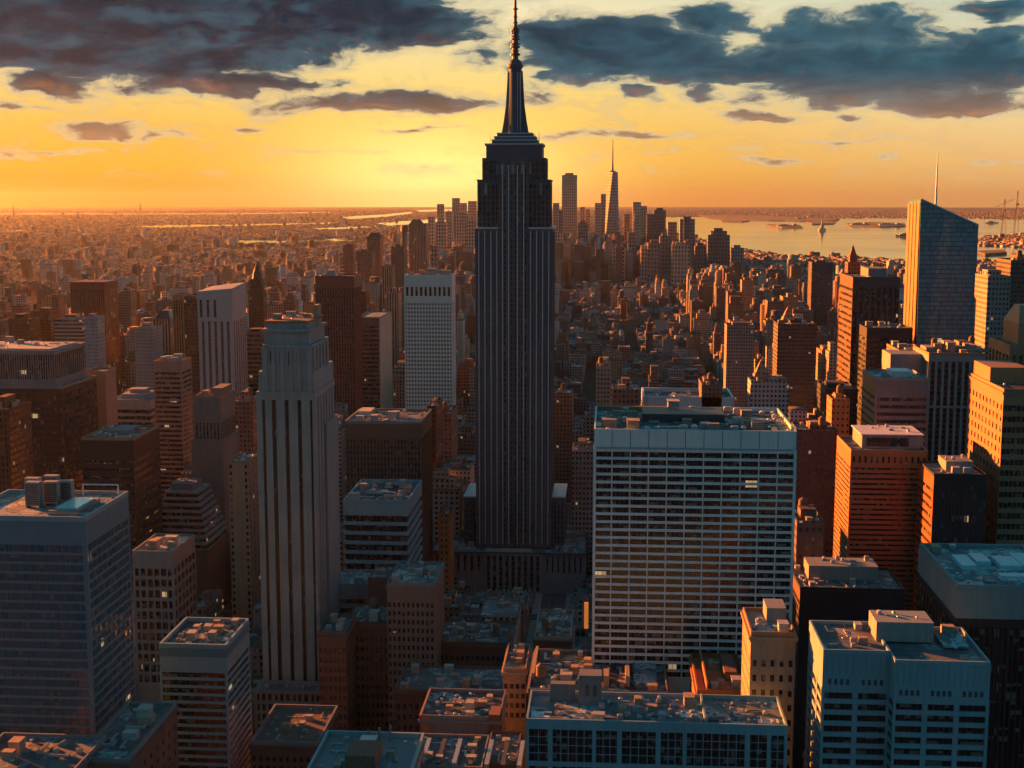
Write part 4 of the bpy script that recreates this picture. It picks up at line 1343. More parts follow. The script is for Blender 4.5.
# stepped building
b = Bld('stepped_tower', 'brown tower topped by a ziggurat of pale banded setbacks', 'office building', spec(148, 208, 548, 790, 44), 'the ziggurat-topped tower')
b.flat(W_BROWN, .6, W_GREY)
zz = b.h
for k in range(9):
    f = 1 - k * .055
    zt_ = zz + 3.7
    b.block(G_DARK, -b.X * f + .7, -b.Y * f + .7, zz - (.5 if k == 0 else 0), b.X * f - .7, b.Y * f - .7, zz + 2.2, 'window_band')
    b.block(W_STONE, -b.X * f, -b.Y * f, zz + 2.2, b.X * f, b.Y * f, zt_, 'tier')
    zz = zt_
b.block(W_GREY, -b.X * .4, -b.Y * .4, zz, b.X * .35, b.Y * .4, zz + 4, 'penthouse')
clutter(b.root, -b.X * .38, -b.Y * .38, b.X * .34, b.Y * .38, zz + 4, 4, 106, scale=.8)
b = Bld('office_tower', 'plain black box tower with a glowing orange roof edge', 'office building', spec(81, 133, 438, 740, 45), 'the black box tower')
b.ribbon(W_BLACK, G_DARK, 20, 4.4, .6, 9, 0, .5, .15, 1.0, .05); b.roof(R_DARK, 1.0, W_TAN, .8)
b.block(W_GREY, -b.X * .3, -b.Y * .3, b.zr, b.X * .5, b.Y * .5, b.zr + 3, 'penthouse'); b.clut(14, 107, scale=1.2, avoid=[(b.X * .1, 3, b.X * .4, b.Y * .4)])
# big dark glass building at left
b = Bld('office_tower', 'massive black glass office block with finned top storey and flat roof, left edge', 'office building', spec(-60, 62, 386, 800, 56), 'the massive black glass block')
b.ribbon(W_BLACK, glass_mat('night_glass', (0.012, 0.018, 0.022), 1.8, 3.8, .16, .012, .1, .1), 20, 3.9, .22, 2.5, 20, .25, .25, 1.2, .04)
b.roof(R_DARK, 1.0, W_GREY, .8)
zt_ = on_y(20, 351, 800)[1]
b.block(W_GREY, -b.X + 2, -b.Y + 2, b.zr, b.X - 5, b.Y - 3, b.zr + 5, 'ledge')
b.block(G_DARK, -b.X + 3, -b.Y + 3, b.zr + 5, b.X - 6, b.Y - 4, zt_ - 2.5, 'window_band')
for k in range(46):
    x = -b.X + 3.4 + k * (2 * b.X - 10) / 45
    b.block(W_STONE, x - .22, -b.Y + 2.5, b.zr + 5, x + .22, -b.Y + 3.1, zt_ - 2.5, 'fin')
for k in range(16):
    y = -b.Y + 4 + k * (2 * b.Y - 9) / 15
    b.block(W_STONE, b.X - 6.1, y - .22, b.zr + 5, b.X - 5.5, y + .22, zt_ - 2.5, 'fin')
b.block(W_GREY, -b.X + 2, -b.Y + 2, zt_ - 2.5, b.X - 5, b.Y - 3, zt_, 'upper_roof')
b.block(plain_mat('gravel_and_sunlit_roof', (0.42, 0.38, 0.32), .7), -b.X + 5, -b.Y + 6, zt_, b.X - 9, b.Y - 8, zt_ + .8, 'roof_deck')
clutter(b.root, -b.X + 6, -b.Y + 7, b.X - 10, b.Y - 9, zt_ + .8, 24, 108, scale=1.1)
b = Bld('office_tower', 'blank tan slab wall rising behind the massive black glass block', 'office building', spec(84, 105, 371, 870, 20), 'the blank tan slab')
b.flat(wall_mat('dusky_tan', (0.26, 0.19, 0.15), .7, .3, .2), 1, W_TAN, R_DARK)

# main art deco tower left of centre
b = Bld('art_deco_tower', 'slender pale art deco tower with tall dark window slots and stepped crown', 'skyscraper', spec(256, 315, 400, 610, 46), 'the slotted art deco tower')
zc = lambda py: on_y(285, py, 610)[1]
xq = lambda px: on_y(px, 400, 610)[0] - b.cx
zb_ = zc(684)
rec = 1.1
w = MB()
X, Y = b.X, b.Y
zsh = zc(400)
w.box(-X + rec, -Y + rec, zb_, X - .6, Y - .6, zc(372))
slots = [(-0.55, .055), (-0.12, .055), (0.30, .055)]
edges = []
# piers between slots on the front
fr_ = [(-1.0, -.80), (-.70, -.47), (-.33, -.03), (.10, .40), (.53, .82), (.90, 1.0)]
W_SLOT = wall_mat('weathered_limestone', (0.25, 0.265, 0.265), .7, .3, .35)
for a, c in fr_:
    w.box(X * a, -Y, zb_, X * c, -Y + rec + .1, zsh)
w.box(-X, -Y, zsh, X, -Y + rec + .1, zc(392))
w.box(-X, -Y + rec, zb_, -X + rec, Y, zc(392))
npr = 7
for k in range(npr):
    y = -Y + rec + (2 * Y - rec) * k / npr
    w.box(X - .65, y, zb_, X, y + (2 * Y - rec) / npr * .62, zc(398))
w.box(X - .65, -Y + rec, zc(398), X, Y, zc(392))
w.box(-X, Y - .62, zb_, X - .66, Y, zc(392))
w.build('wall', W_SLOT, b.root)
for a, c in zip([.0] * 0 + [q[1] for q in fr_[:-1]], [q[0] for q in fr_[1:]]):
    MB().box(X * a - .02, -Y + rec - .12, zb_, X * c + .02, -Y + rec - .004, zsh).build('window_strip', glass_mat('slot_glass', (0.006, 0.008, 0.011), 1.2, 3.5, .05, .0, .3, .05), b.root)
for k in range(npr):
    y = -Y + rec + (2 * Y - rec) * (k + .62) / npr
    MB().box(X - .59, y, zb_, X - .5, y + (2 * Y - rec) / npr * .38, zc(398)).build('window_strip', G_STRIP, b.root)
# crown tiers
c1 = MB(); x0, x1 = xq(262.5), xq(312)
c1.box(x0, -Y + 1.2, zc(392), x1, Y - 6, zc(345))
for (pa, pb) in ((262.5, 268), (272, 275.5), (280.5, 284.5), (290, 293), (298, 301), (306, 312)):
    c1.box(xq(pa), -Y + .4, zc(392), xq(pb), -Y + 1.25, zc(348))
for k in range(5):
    y = -Y + 3 + k * 7.2
    c1.box(x1, y, zc(392), x1 + .8, y + 3.6, zc(348))
c1.build('crown', W_SLOT, b.root)
b.block(W_SLOT, xq(264), -Y + 2.4, zc(345), xq(309), Y - 9, zc(332), 'crown')
b.block(W_SLOT, xq(262), -Y + 1.6, zc(332.5), xq(311), Y - 8, zc(329.5), 'cornice')
b.block(W_SLOT, xq(266), -Y + 3.5, zc(329.5), xq(307), Y - 10, zc(323), 'crown')
b.block(W_TAN, xq(265), -Y + 2.9, zc(323.5), xq(308), Y - 9.5, zc(321.5), 'cornice')
for k in range(4):
    x = xq(272) + k * 4.3
    MB().box(x - .7, -Y + 1.08, zc(366), x + .7, -Y + 1.19, zc(352)).build('arched_window', G_DARK, b.root)
clutter(b.root, xq(267), -Y + 4, xq(306), Y - 11, zc(323), 16, 111, scale=.9)
b.block(tan_brick, xq(304), Y - 22, zc(345), xq(308), Y - 14, zc(309), 'chimney')
for k, (a, c, za, fy) in enumerate(((X, 2.6, 430, .86), (X, 4.6, 470, .72), (X, 6.5, 520, .55))):
    pass
b.block(W_SLOT, X - .01, -Y + 20, zb_, X + 1.0, Y + 1, zc(430), 'side_wing')
# podium of the same tower
P0, P1 = xq(250), xq(345)
pm = MB(); pm.box(P0 + .5, -Y - 7.5, 0, P1 - .5, Y + 2, zb_)
bays_ = 15
for k in range(bays_ + 1):
    x = P0 + (P1 - P0 - 1.2) * k / bays_
    pm.box(x, -Y - 8, 0, x + 1.2 + .6 * (k % 3 == 0), -Y - 7.4, zb_)
for k in range(7):
    pm.box(P0, -Y - 8.1, 4 + k * 5, P1, -Y - 7.45, 5.6 + k * 5, True)
pm.box(P0 - .5, -Y - 8.6, zb_ - 1.6, P1 + .5, -Y - 7.4, zb_, True)
pm.build('podium', W_GREY, b.root)
MB().box(P0 + .6, -Y - 7.62, 3, P1 - .6, -Y - 7.52, zb_ - 2).build('podium_window', G_GRID, b.root)
clutter(b.root, P0 + 1, -Y - 6.5, P1 - 1, -Y - .5, zb_, 14, 112, scale=.6)

b = Bld('office_tower', 'tall red-brown fluted slab right behind the slotted art deco tower', 'skyscraper', spec(315, 354, 276, 1150, 34), 'the tall red-brown slab')
b.vertical(wall_mat('dark_red_stone', (0.17, 0.075, 0.055), .55, .4, .2), G_STRIP, 40, 14, 9, 1.1, 9, .5, 1.0); b.roof(R_DARK, 1.0, W_RED, .8).clut(6, 113, scale=1.4)
b = Bld('office_building', 'small cubic roof lit orange beside the top of the tall red-brown slab', 'building', spec(304, 314, 303, 1300, 14), None)
b.flat(wall_mat('lit_orange', (0.38, 0.2, 0.1)), 1, W_TAN)  # orange light on the cube put into its wall colour
b = Bld('office_tower', 'dark slab with pale right edge and bright roof beside the tall red-brown slab', 'office building', spec(355, 379, 317, 1300, 70), 'the pale-edged slab')
b.ribbon(wall_mat('dusky_brown', (0.14, 0.10, 0.085)), G_DARK, 40, 4.2, .5, 5, 0, .5, .25); b.roof(R_PALE, 1, W_TAN)
b.block(wall_mat('lit_cream_side', (0.5, 0.4, 0.3), .5), b.X + .1, -b.Y, 30, b.X + 1.0, b.Y, b.h - 1, 'side_wall')  # pale light on the right face put into this wall's colour
b = Bld('office_tower', 'pale green-white gridded tower with a row of dark slots under its roofline', 'skyscraper', spec(404, 452, 275, 1100, 24), 'the green-white gridded tower')
b.ribbon(wall_mat('pale_green_grid', (0.46, 0.55, 0.53), .5, .5, .15), glass_mat('greenish_glass', (0.07, 0.10, 0.10), 1.5, 3.4, .3, .0), 30, 3.3, .45, 20, 16, 1.0, .35, 1.2, .08, 8)
for k in range(10):
    x = -b.X + 2.6 + k * (2 * b.X - 5.2) / 9
    MB().box(x - .95, -b.Y - .2, b.lz(296), x + .95, -b.Y - .01, b.lz(287)).build('window', G_DARK, b.root)
b.roof(R_DARK, 1.2, W_WHITE, .6).clut(26, 114, scale=1.3)

# centre-left blocks
b = Bld('office_tower', 'dark red-brown office block with pale parapet and a sunlit corner of roof', 'office building', spec(345, 421, 421, 800, 50), 'the dark parapeted block')
b.vertical(wall_mat('umber_brick', (0.12, 0.075, 0.06), .7, .3, .3), G_STRIP, 10, 22, 13, .9, 9, .4, 1.4); b.roof(R_BUSY, 1.4, W_GREY, .8).clut(34, 121, scale=1.0)
b.block(plain_mat('gravel_and_sunlit_roof', (0.42, 0.38, 0.32)), -b.X * .9, b.Y * .2, b.zr, -b.X * .55, b.Y * .85, b.zr + 2.5, 'raised_roof')  # sunlit left piece of roof put into this pale raised corner
b = Bld('office_tower', 'boxy blue-grey block of bright horizontal storey bands, busy equipment on top', 'office building', spec(343, 408, 500, 700, 54), 'the bright-banded block')
b.ribbon(W_BLUE, G_DARK, 20, 5.0, .34, 5, 0, .5, .9, 1.4, .1, 0, .0); b.roof(R_BUSY, 1.3, W_BLUE, .8).clut(44, 122, scale=1.0, tanks=0)
b = Bld('office_building', 'low pale-roofed annex in front of the bright-banded block', 'building', spec(330, 368, 584, 655, 26), None)
b.ribbon(W_STONE, G_DARK, 5, 4.5, .5, 4); b.roof(R_PALE, 1.1, W_STONE).clut(8, 123)
b = Bld('brick_building', 'dark cubic stair block between the pale annex and the corniced brick hotel', 'building', spec(368, 389, 578, 640, 24), None)
b.flat(W_BROWN, 1, W_BROWN).clut(4, 124)
b = Bld('brick_building', 'ornate brown brick hotel with deep cornice and pale cluttered roof', 'hotel', spec(387, 434, 583, 590, 37), 'the corniced brick hotel')
b.punched(wall_mat('warm_brown_brick', (0.19, 0.15, 0.125), .75, .3, .3), G_GRID, 8, 10, 13, 4.0, 1.2, 2.2, 6, 1.1); b.roof(R_PALE, 1.1, W_GREY, .5).clut(28, 125, scale=.7, tanks=1)
b = Bld('brick_building', 'dark masonry block with stone pilasters stepping down in front of the corniced brick hotel', 'building', spec(345, 388, 622, 600, 28), 'the dark pilastered block')
b.punched(W_BROWN, G_GRID, 6, 9, 7, 4.2, 1.4, 2.4, 4); b.roof(R_DARK, 1.1, W_BROWN).clut(16, 126, tanks=1)
b = Bld('brick_building', 'lower dark masonry wing beside the podium of the slotted art deco tower', 'building', spec(318, 346, 632, 575, 24), None)
b.punched(W_BROWN, G_GRID, 6, 6, 6, 4.2, 1.4, 2.4, 4); b.roof(R_DARK, 1.1, W_BROWN).clut(8, 127)
b = Bld('brick_building', 'dark wide block with pale roof patches right of the corniced brick hotel', 'building', spec(434, 506, 642, 615, 34), 'the pale-patched roof')
b.punched(W_BROWN, G_GRID, 6, 14, 8, 4.2, 1.6, 2.4, 3); b.roof(R_BUSY, 1.1, W_BROWN).clut(40, 128, scale=.9, tanks=1)
b = Bld('brick_building', 'dark wide brown building with small windows behind the rooftop with a sunlit side', 'building', spec(395, 508, 690, 540, 30), 'the wide dark brown building')
b.punched(wall_mat('night_brown', (0.10, 0.065, 0.055), .8), G_GRID, 6, 18, 6, 4.2, 1.5, 2.4, 3); b.roof(R_DARK, 1.1, W_BROWN).clut(22, 129, scale=.8)
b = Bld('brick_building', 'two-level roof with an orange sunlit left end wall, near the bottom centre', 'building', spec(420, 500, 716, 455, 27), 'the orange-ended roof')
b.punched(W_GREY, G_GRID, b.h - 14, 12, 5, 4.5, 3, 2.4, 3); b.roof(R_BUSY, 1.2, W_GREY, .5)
b.block(wall_mat('sunlit_orange_brick', (0.36, 0.14, 0.07)), -b.X - .4, -b.Y - .3, b.h - 13, -b.X + 3.5, -b.Y + .5, b.h - .4, 'end_wall')  # orange sunlight on the left end put into the wall colour
b.block(wall_mat('sunlit_orange_brick', (0.36, 0.14, 0.07)), -b.X - .4, -b.Y - .3, b.h - 13, -b.X - .02, b.Y, b.h - .4, 'side_wall')
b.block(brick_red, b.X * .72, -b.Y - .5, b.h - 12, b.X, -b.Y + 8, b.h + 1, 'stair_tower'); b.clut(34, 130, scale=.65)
b = Bld('brick_building', 'dark roof crowded with ribbed ducts at the bottom edge below the orange-ended roof', 'building', spec(412, 482, 766, 405, 26), 'the ducted dark roof')
b.punched(W_BROWN, G_GRID, 6, 12, 5); b.roof(R_DARK, 1.2, W_GREY, .5)
for k in range(7):
    b.block(dark_metal if k % 2 else grey_metal, -b.X + 2 + k * 5.2, -b.Y + 2, b.zr, -b.X + 3.4 + k * 5.2, b.Y - 4, b.zr + 1.3, 'duct')
b.clut(26, 131, scale=.6)
b = Bld('brick_building', 'narrow dark roof squeezed left of the long pane-windowed block, bottom edge', 'building', spec(484, 516, 764, 420, 28), None)
b.punched(W_BROWN, G_GRID, 6, 6, 5); b.roof(R_DARK, 1.2, W_BROWN, .5).clut(14, 132, scale=.7)
b = Bld('brick_building', 'broad teal-grey flat roof with a square brown penthouse at the bottom edge', 'building', spec(296, 404, 790, 370, 44), 'the teal-grey roof')
b.punched(W_GREY, G_GRID, 6, 16, 8); b.roof(R_PALE, 1.6, W_BLUE, .8)
b.block(brick_red, -b.X * .28, -b.Y * .3, b.zr, b.X * .30, b.Y * .25, b.zr + 5.5, 'penthouse')
b.block(grey_metal, -b.X * .22, b.Y * .3, b.zr, b.X * .1, b.Y * .75, b.zr + 2.6, 'raised_roof')
for k in range(3):
    MB().cyl(-b.X * .1 + k * 3.5, b.Y * .82, b.zr, b.zr + 3.5 + k, .4, .4, 10).build('chimney', W_GREY, b.root)
b.clut(26, 133, scale=.7, avoid=[(0, 0, b.X * .32, b.Y * .35), (-b.X * .05, b.Y * .6, b.X * .2, b.Y * .35)])
b = Bld('brick_building', 'deep dark podium roof left of the teal-grey roof under the slotted art deco tower', 'building', spec(250, 318, 742, 500, 40), None)
b.punched(W_BROWN, G_GRID, 6, 10, 8); b.roof(R_DARK, 1.6, W_GREY, .8).clut(20, 134, scale=.8)

# left middle distance
b = Bld('office_tower', 'pale grey tower with slanted white cap, dark vertical slots and a dusky right flank', 'skyscraper', spec(197, 232, 291, 1200, 46), 'the slant-capped grey tower')
b.vertical(wall_mat('silver_stone', (0.30, 0.33, 0.34), .6, .4, .15), glass_mat('grey_strip_glass', (0.05, 0.06, 0.065), 1.5, 3.5, .2, .0, .25, .08, .3), 40, 5, 6, 3.2, 26, .5, 1.2)
for k in range(5):
    x = -b.X + (k + .5) * 2 * b.X / 5
    if k in (0, 1, 2):
        b.block(G_DARK, x - 1.1, -b.Y - .12, b.h - 24, x + 1.1, -b.Y - .01, b.h - 8, 'window_strip')
mw = MB(); X, Y, z = b.X, b.Y, b.h - 1.6
mw.v = [(-X, -Y, z), (X, -Y, z), (X, Y, z), (-X, Y, z), (-X, -Y, z + 1), (X, -Y, z + 4), (X, Y, z + 7), (-X, Y, z + 3)]
mw.f = [(4, 5, 6, 7), (0, 1, 5, 4), (1, 2, 6, 5), (2, 3, 7, 6), (3, 0, 4, 7)]
mw.build('roof', wall_mat('silver_stone', (0.30, 0.33, 0.34)), b.root)
b = Bld('office_tower', 'thin dark slab tight against the left side of the slant-capped grey tower', 'office building', spec(184, 196, 296, 1220, 30), None)
b.flat(facade_mat('dark_thin', (0.05, 0.05, 0.055), 2, 3.6, .6, .6), 1, W_DARK)
b = Bld('office_tower', 'pale ribbed fin tower left of the slant-capped grey tower', 'office building', spec(172, 183, 294, 1320, 24), None)
b.vertical(W_TAN, G_STRIP, 30, 4, 5, 1.2, 5, .5)
b.roof(R_PALE, 1, W_TAN)
b = Bld('office_tower', 'grey-brown slab of fine horizontal louvres in front of the slant-capped grey tower', 'office building', spec(153, 181, 361, 930, 24), 'the louvred slab')
b.ribbon(wall_mat('grey_brown_panels', (0.19, 0.17, 0.165)), G_DARK, 20, 3.4, .5, 5, 0, .5, .3, 1, .05); b.roof(R_PALE, 1, W_TAN).clut(8, 141)
b = Bld('stepped_tower', 'old stepped stone tower with vertical pilasters and a jagged sunlit top corner', 'skyscraper', spec(193, 220, 396, 840, 34), 'the pilastered old tower')
b.vertical(wall_mat('old_brown_stone', (0.20, 0.155, 0.135), .7, .3, .25), G_STRIP, 10, 7, 8, 1.3, 16, .5, top=b.h - 1.4); b.roof(R_BUSY, 1, W_TAN, .5)
b.block(wall_mat('old_brown_stone', (0.20, 0.155, 0.135)), b.X * .1, -b.Y * .5, b.zr, b.X * .9, b.Y * .8, b.zr + 5, 'upper_tier'); b.clut(6, 142)
b.block(wall_mat('old_brown_stone', (0.20, 0.155, 0.135)), -b.X - 1.5, -b.Y - 2, 0, b.X + 1.5, b.Y, b.h - 28, 'lower_tier')
b = Bld('brick_building', 'tan slab with one column of dark windows right of the ziggurat-topped tower', 'building', spec(228, 248, 461, 760, 30), 'the tan one-column slab')
b.flat(facade_mat('tan_single', (0.30, 0.19, 0.13), 9, 4, .16, .55), 1, W_TAN, R_BUSY).clut(8, 143)
b = Bld('office_building', 'low white terraced block with curved balconies left of the louvred slab', 'building', spec(108, 150, 400, 980, 40), 'the white terraced block')
b.ribbon(W_STONE, G_DARK, 10, 4.6, .42, 4, 0, .5, 1.0, 1.0, .05, 0, 0); b.roof(R_PALE, 1, W_STONE)
b.block(W_STONE, -b.X * .6, -b.Y * .5, b.zr, b.X * .6, b.Y * .6, b.zr + 4, 'upper_tier')
b.block(W_STONE, -b.X * .3, -b.Y * .2, b.zr + 4, b.X * .4, b.Y * .4, b.zr + 7, 'upper_tier'); b.clut(8, 144)
b = Bld('office_tower', 'tapering dark red-brown tower with a thin antenna, far left', 'skyscraper', spec(70, 104, 282, 1450, 40), 'the tapering red-brown tower')
X, Y = b.X, b.Y
MB().frustum(0, 0, 0, b.h - 8, 2 * X * 1.12, 2 * Y, 2 * X, 2 * Y).build('wall', facade_mat('dark_redbrown_lines', (0.15, 0.07, 0.05), 2.4, 3.6, .45, 1.0), b.root)
b.block(W_RED, -X * 1.02, -Y, b.h - 8, X * 1.02, Y, b.h, 'crown')
MB().cyl(2, 0, b.h, b.h + 26, .5, .2, 6).build('antenna', dark_metal, b.root)
# a far-left dark pair and neighbours
MID = [
    # l, r, top, D, depth, material key, label, category, short
    (8, 29, 318, 1500, 30, 'blackish', 'black block, left one of a dark pair behind the massive black glass block', 'office building'),
    (30, 50, 310, 1560, 30, 'redblack', 'reddish-black block, right one of a dark pair behind the massive black glass block', 'office building'),
    (54, 82, 318, 1380, 30, 'greybands', 'grey block of fine bands left of the tapering red-brown tower base', 'office building'),
    (84, 97, 316, 1300, 20, 'bluegrey', 'smooth blue-grey slab in front of the tapering red-brown tower', 'office building'),
    (-20, 8, 408, 720, 30, 'redblack', 'dark red wall cut off by the left edge below the massive black glass block roof', 'office building'),
    (118, 130, 291, 1800, 24, 'brownfine', 'slim dark brown shaft right of the tapering red-brown tower', 'skyscraper'),
    (134, 153, 327, 1350, 30, 'bluegrey', 'blue-grey block with an orange sunlit roof right of the slim brown shaft', 'office building'),
    (153, 170, 318, 1500, 40, 'tanfine', 'pale rounded-top block left of the ribbed fin tower', 'office building'),
    (238, 270, 331, 1450, 40, 'brownbands', 'wide brown banded block below the dark pointed tower', 'office building'),
    (232, 252, 400, 1000, 30, 'brownfine', 'dark brown block filling the gap left of the slotted art deco tower', 'office building'),
    (343, 353, 244, 2900, 26, 'brownfine', 'slim hazy brown tower, leftmost of the hazy row left of the green-white tower', 'skyscraper'),
    (357, 372, 251, 2700, 40, 'brownfine', 'broad hazy brown block beside a taller rounded one', 'office building'),
    (367, 380, 236, 2800, 40, 'brownfine', 'rounded-top hazy brown tower rising beside a broad lower block', 'skyscraper'),
    (381, 392, 265, 2100, 30, 'tanfine', 'thin tan ribbed tower left of the green-white gridded tower', 'skyscraper'),
    (391, 404, 246, 2450, 36, 'brownfine', 'brown flat-topped hazy tower just above the green-white gridded tower', 'skyscraper'),
    (402, 406, 231, 2900, 12, 'tanfine', 'needle-thin hazy tower with a small round head', 'skyscraper'),
    (409, 426, 223, 3000, 50, 'tanfine', 'tall pale orange hazy tower with slanted top behind the green-white gridded tower', 'skyscraper'),
    (356, 366, 292, 1900, 30, 'redblack', 'low dark red block right of the tall red-brown slab roof', 'office building'),
    (385, 398, 292, 1750, 30, 'tanfine', 'ribbed pale block in front of the thin tan ribbed tower', 'office building'),
    (427, 436, 405, 950, 40, 'redblack', 'dark red-brown slab right behind the dark parapeted block', 'office building'),
    (436, 452, 412, 1020, 40, 'brownfine', 'narrow brown block with orange-lit corner left of the spired skyscraper', 'office building'),
    (438, 450, 513, 830, 20, 'orange', 'small orange brick block glowing between the dark parapeted block and the spired skyscraper', 'building'),
    (554, 572, 392, 1150, 34, 'brownfine', 'brown block just right of the spired skyscraper shaft', 'office building'),
    (572, 593, 450, 930, 34, 'greyfine', 'tall grey gap-filler block left of the white ribbon slab edge', 'office building'),
    (727, 755, 324, 1450, 30, 'greyfine', 'grey windowed slab with a bright orange left edge behind the parapeted roof', 'office building'),
    (778, 817, 323, 1250, 34, 'darkfine', 'dark slab with bright orange left edge and a tiny pyramid on its roof', 'office building'),
    (751, 789, 380, 1020, 24, 'whitegrid', 'low white-gridded block below the dark slab with the tiny pyramid', 'office building'),
    (798, 838, 429, 820, 30, 'purple', 'dark purple-brown slab between the white ribbon slab and the glowing orange slab', 'office building'),
    (797, 824, 520, 640, 24, 'purple', 'lower purple-brown block in front of the dark purple-brown slab', 'building'),
    (826, 858, 388, 930, 40, 'blackish', 'black block with a sharp orange sunlit flank', 'office building'),
    (832, 850, 398, 860, 20, 'orange', 'small orange-flanked block in front of the black block with the orange flank', 'building'),
    (812, 833, 261, 2300, 40, 'darkfine', 'dark flat-topped tower before the bay left of the pointed brick crown', 'skyscraper'),
    (742, 754, 279, 2450, 30, 'orangefine', 'brick tower with sunlit side and a small tank on top, left of the bay shore', 'skyscraper'),
    (728, 742, 291, 2300, 40, 'brownfine', 'brown apartment slab just left of the brick tower with a small tank', 'apartment block'),
    (783, 798, 296, 2200, 40, 'orangefine', 'orange-sided brick block between two dark towers before the bay', 'apartment block'),
    (768, 784, 300, 2050, 40, 'brownfine', 'brown brick block left of the orange-sided brick block', 'apartment block'),
    (988, 1011, 275, 1000, 34, 'greyfine', 'grey slab with window-gridded orange left wall right of the glass wedge', 'office building'),
    (1011, 1040, 259, 1080, 40, 'darkfine', 'taller dark slab right behind the grey slab with the orange wall', 'office building'),
    (955, 985, 348, 940, 30, 'greyfine', 'dark block right of the fluted stone tower roof', 'office building'),
    (872, 900, 300, 1500, 40, 'brownfine', 'brown block hidden low behind the small black box', 'office building'),
    (898, 912, 395, 800, 30, 'brownfine', 'narrow brown block between the slatted block and the fluted tower', 'building'),
    (822, 836, 350, 1500, 40, 'orangefine', 'orange-lit slab left of the red-striped dark slab', 'apartment block'),
    (702, 722, 384, 1000, 40, 'brownfine', 'dark block with ragged roof beyond the parapeted roof, left of the grey windowed slab', 'building'),
    (612, 640, 388, 960, 40, 'brownfine', 'brown block behind the left corner of the white ribbon slab', 'building'),
    (596, 611, 366, 1080, 40, 'greyfine', 'grey slab with windowed front behind the left corner of the white ribbon slab', 'building'),
]
FM = {
    'blackish': facade_mat('blackish', (0.025, 0.025, 0.03), 2.4, 3.6, .6, .5),
    'redblack': facade_mat('redblack', (0.10, 0.04, 0.03), 2.4, 3.6, .45, .6),
    'greybands': facade_mat('greybands', (0.24, 0.25, 0.25), 3, 4.0, 1.0, .5),
    'bluegrey': facade_mat('bluegrey', (0.20, 0.26, 0.29), 2.2, 3.6, .3, .4),
    'brownfine': facade_mat('brownfine', (0.19, 0.125, 0.095), 3.0, 3.6, .5, .5),
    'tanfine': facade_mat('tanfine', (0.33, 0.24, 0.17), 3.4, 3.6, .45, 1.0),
    'brownbands': facade_mat('brownbands', (0.22, 0.13, 0.09), 3, 5.0, 1.0, .5),
    'orange': facade_mat('orangebrick', (0.42, 0.17, 0.07), 3, 4.0, .35, .4),
    'orangefine': facade_mat('orangefine', (0.38, 0.20, 0.12), 3, 4.0, .4, .45),
    'greyfine': facade_mat('greyfine', (0.23, 0.21, 0.20), 2.6, 3.6, .5, .5),
    'darkfine': facade_mat('darkfine', (0.085, 0.08, 0.08), 2.6, 3.6, .6, .45),
    'whitegrid': facade_mat('whitegrid', (0.42, 0.42, 0.40), 3.0, 3.6, .55, .55),
    'purple': facade_mat('purplebrown', (0.115, 0.085, 0.085), 3.0, 4.4, .5, .45),
}
RM_ = random.Random(8)
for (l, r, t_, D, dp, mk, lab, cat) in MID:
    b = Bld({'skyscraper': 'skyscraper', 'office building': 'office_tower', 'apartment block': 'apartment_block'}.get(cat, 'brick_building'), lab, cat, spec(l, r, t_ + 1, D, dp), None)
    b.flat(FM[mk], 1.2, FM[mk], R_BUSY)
    k = RM_.random()
    b.block(FM[mk], -b.X * RM_.uniform(.2, .7), -b.Y * .4, b.zr, b.X * RM_.uniform(.1, .6), b.Y * .5, b.zr + RM_.uniform(3, 7), 'penthouse')
    if D < 1300:
        b.clut(12, int(D + l), scale=1.1, tanks=1 if k > .5 else 0)
    elif 'tank' in lab:
        water_tank(b.root, -b.X * .6, -b.Y * .5, b.zr, 1.6)
    if 'pyramid' in lab:
        MB().frustum(-b.X * .4, -b.Y * .3, b.zr + 4, b.zr + 17, 12, 12, .6, .6).build('pyramid_roof', FM['orangefine'], b.root)
    if 'rounded-top' in lab:
        MB().frustum(0, 0, b.h, b.h + 9, 2 * b.X * .95, 2 * b.Y * .9, b.X * .9, b.Y * .9).build('cap', FM[mk], b.root)
    if 'round head' in lab:
        MB().cyl(0, 0, b.h, b.h + 14, 9, 8, 12).build('cap', FM['brownfine'], b.root)
    if 'slanted top' in lab:
        MB().frustum(-b.X * .3, 0, b.h, b.h + 10, b.X * 1.4, 2 * b.Y, b.X * .5, 2 * b.Y).build('cap', FM[mk], b.root)
# dark pointed tower
b = Bld('pointed_tower', 'dark brown tower with a domed pointed crown standing over the left city', 'skyscraper', spec(248, 263, 290, 1700, 18), 'the dark pointed tower')
fmp = facade_mat('darkpointed', (0.085, 0.05, 0.04), 2.6, 3.6, .4, .6)
b.flat(fmp)
b.block(fmp, -b.X * .75, -b.Y * .75, b.zr, b.X * .75, b.Y * .75, b.zr + 15, 'upper_tier')
MB().lathe(0, 0, [(b.X * .72, b.zr + 15), (b.X * .6, b.zr + 21), (b.X * .35, b.zr + 28), (.6, b.zr + 33), (.2, b.zr + 40)], 12).build('dome', fmp, b.root)

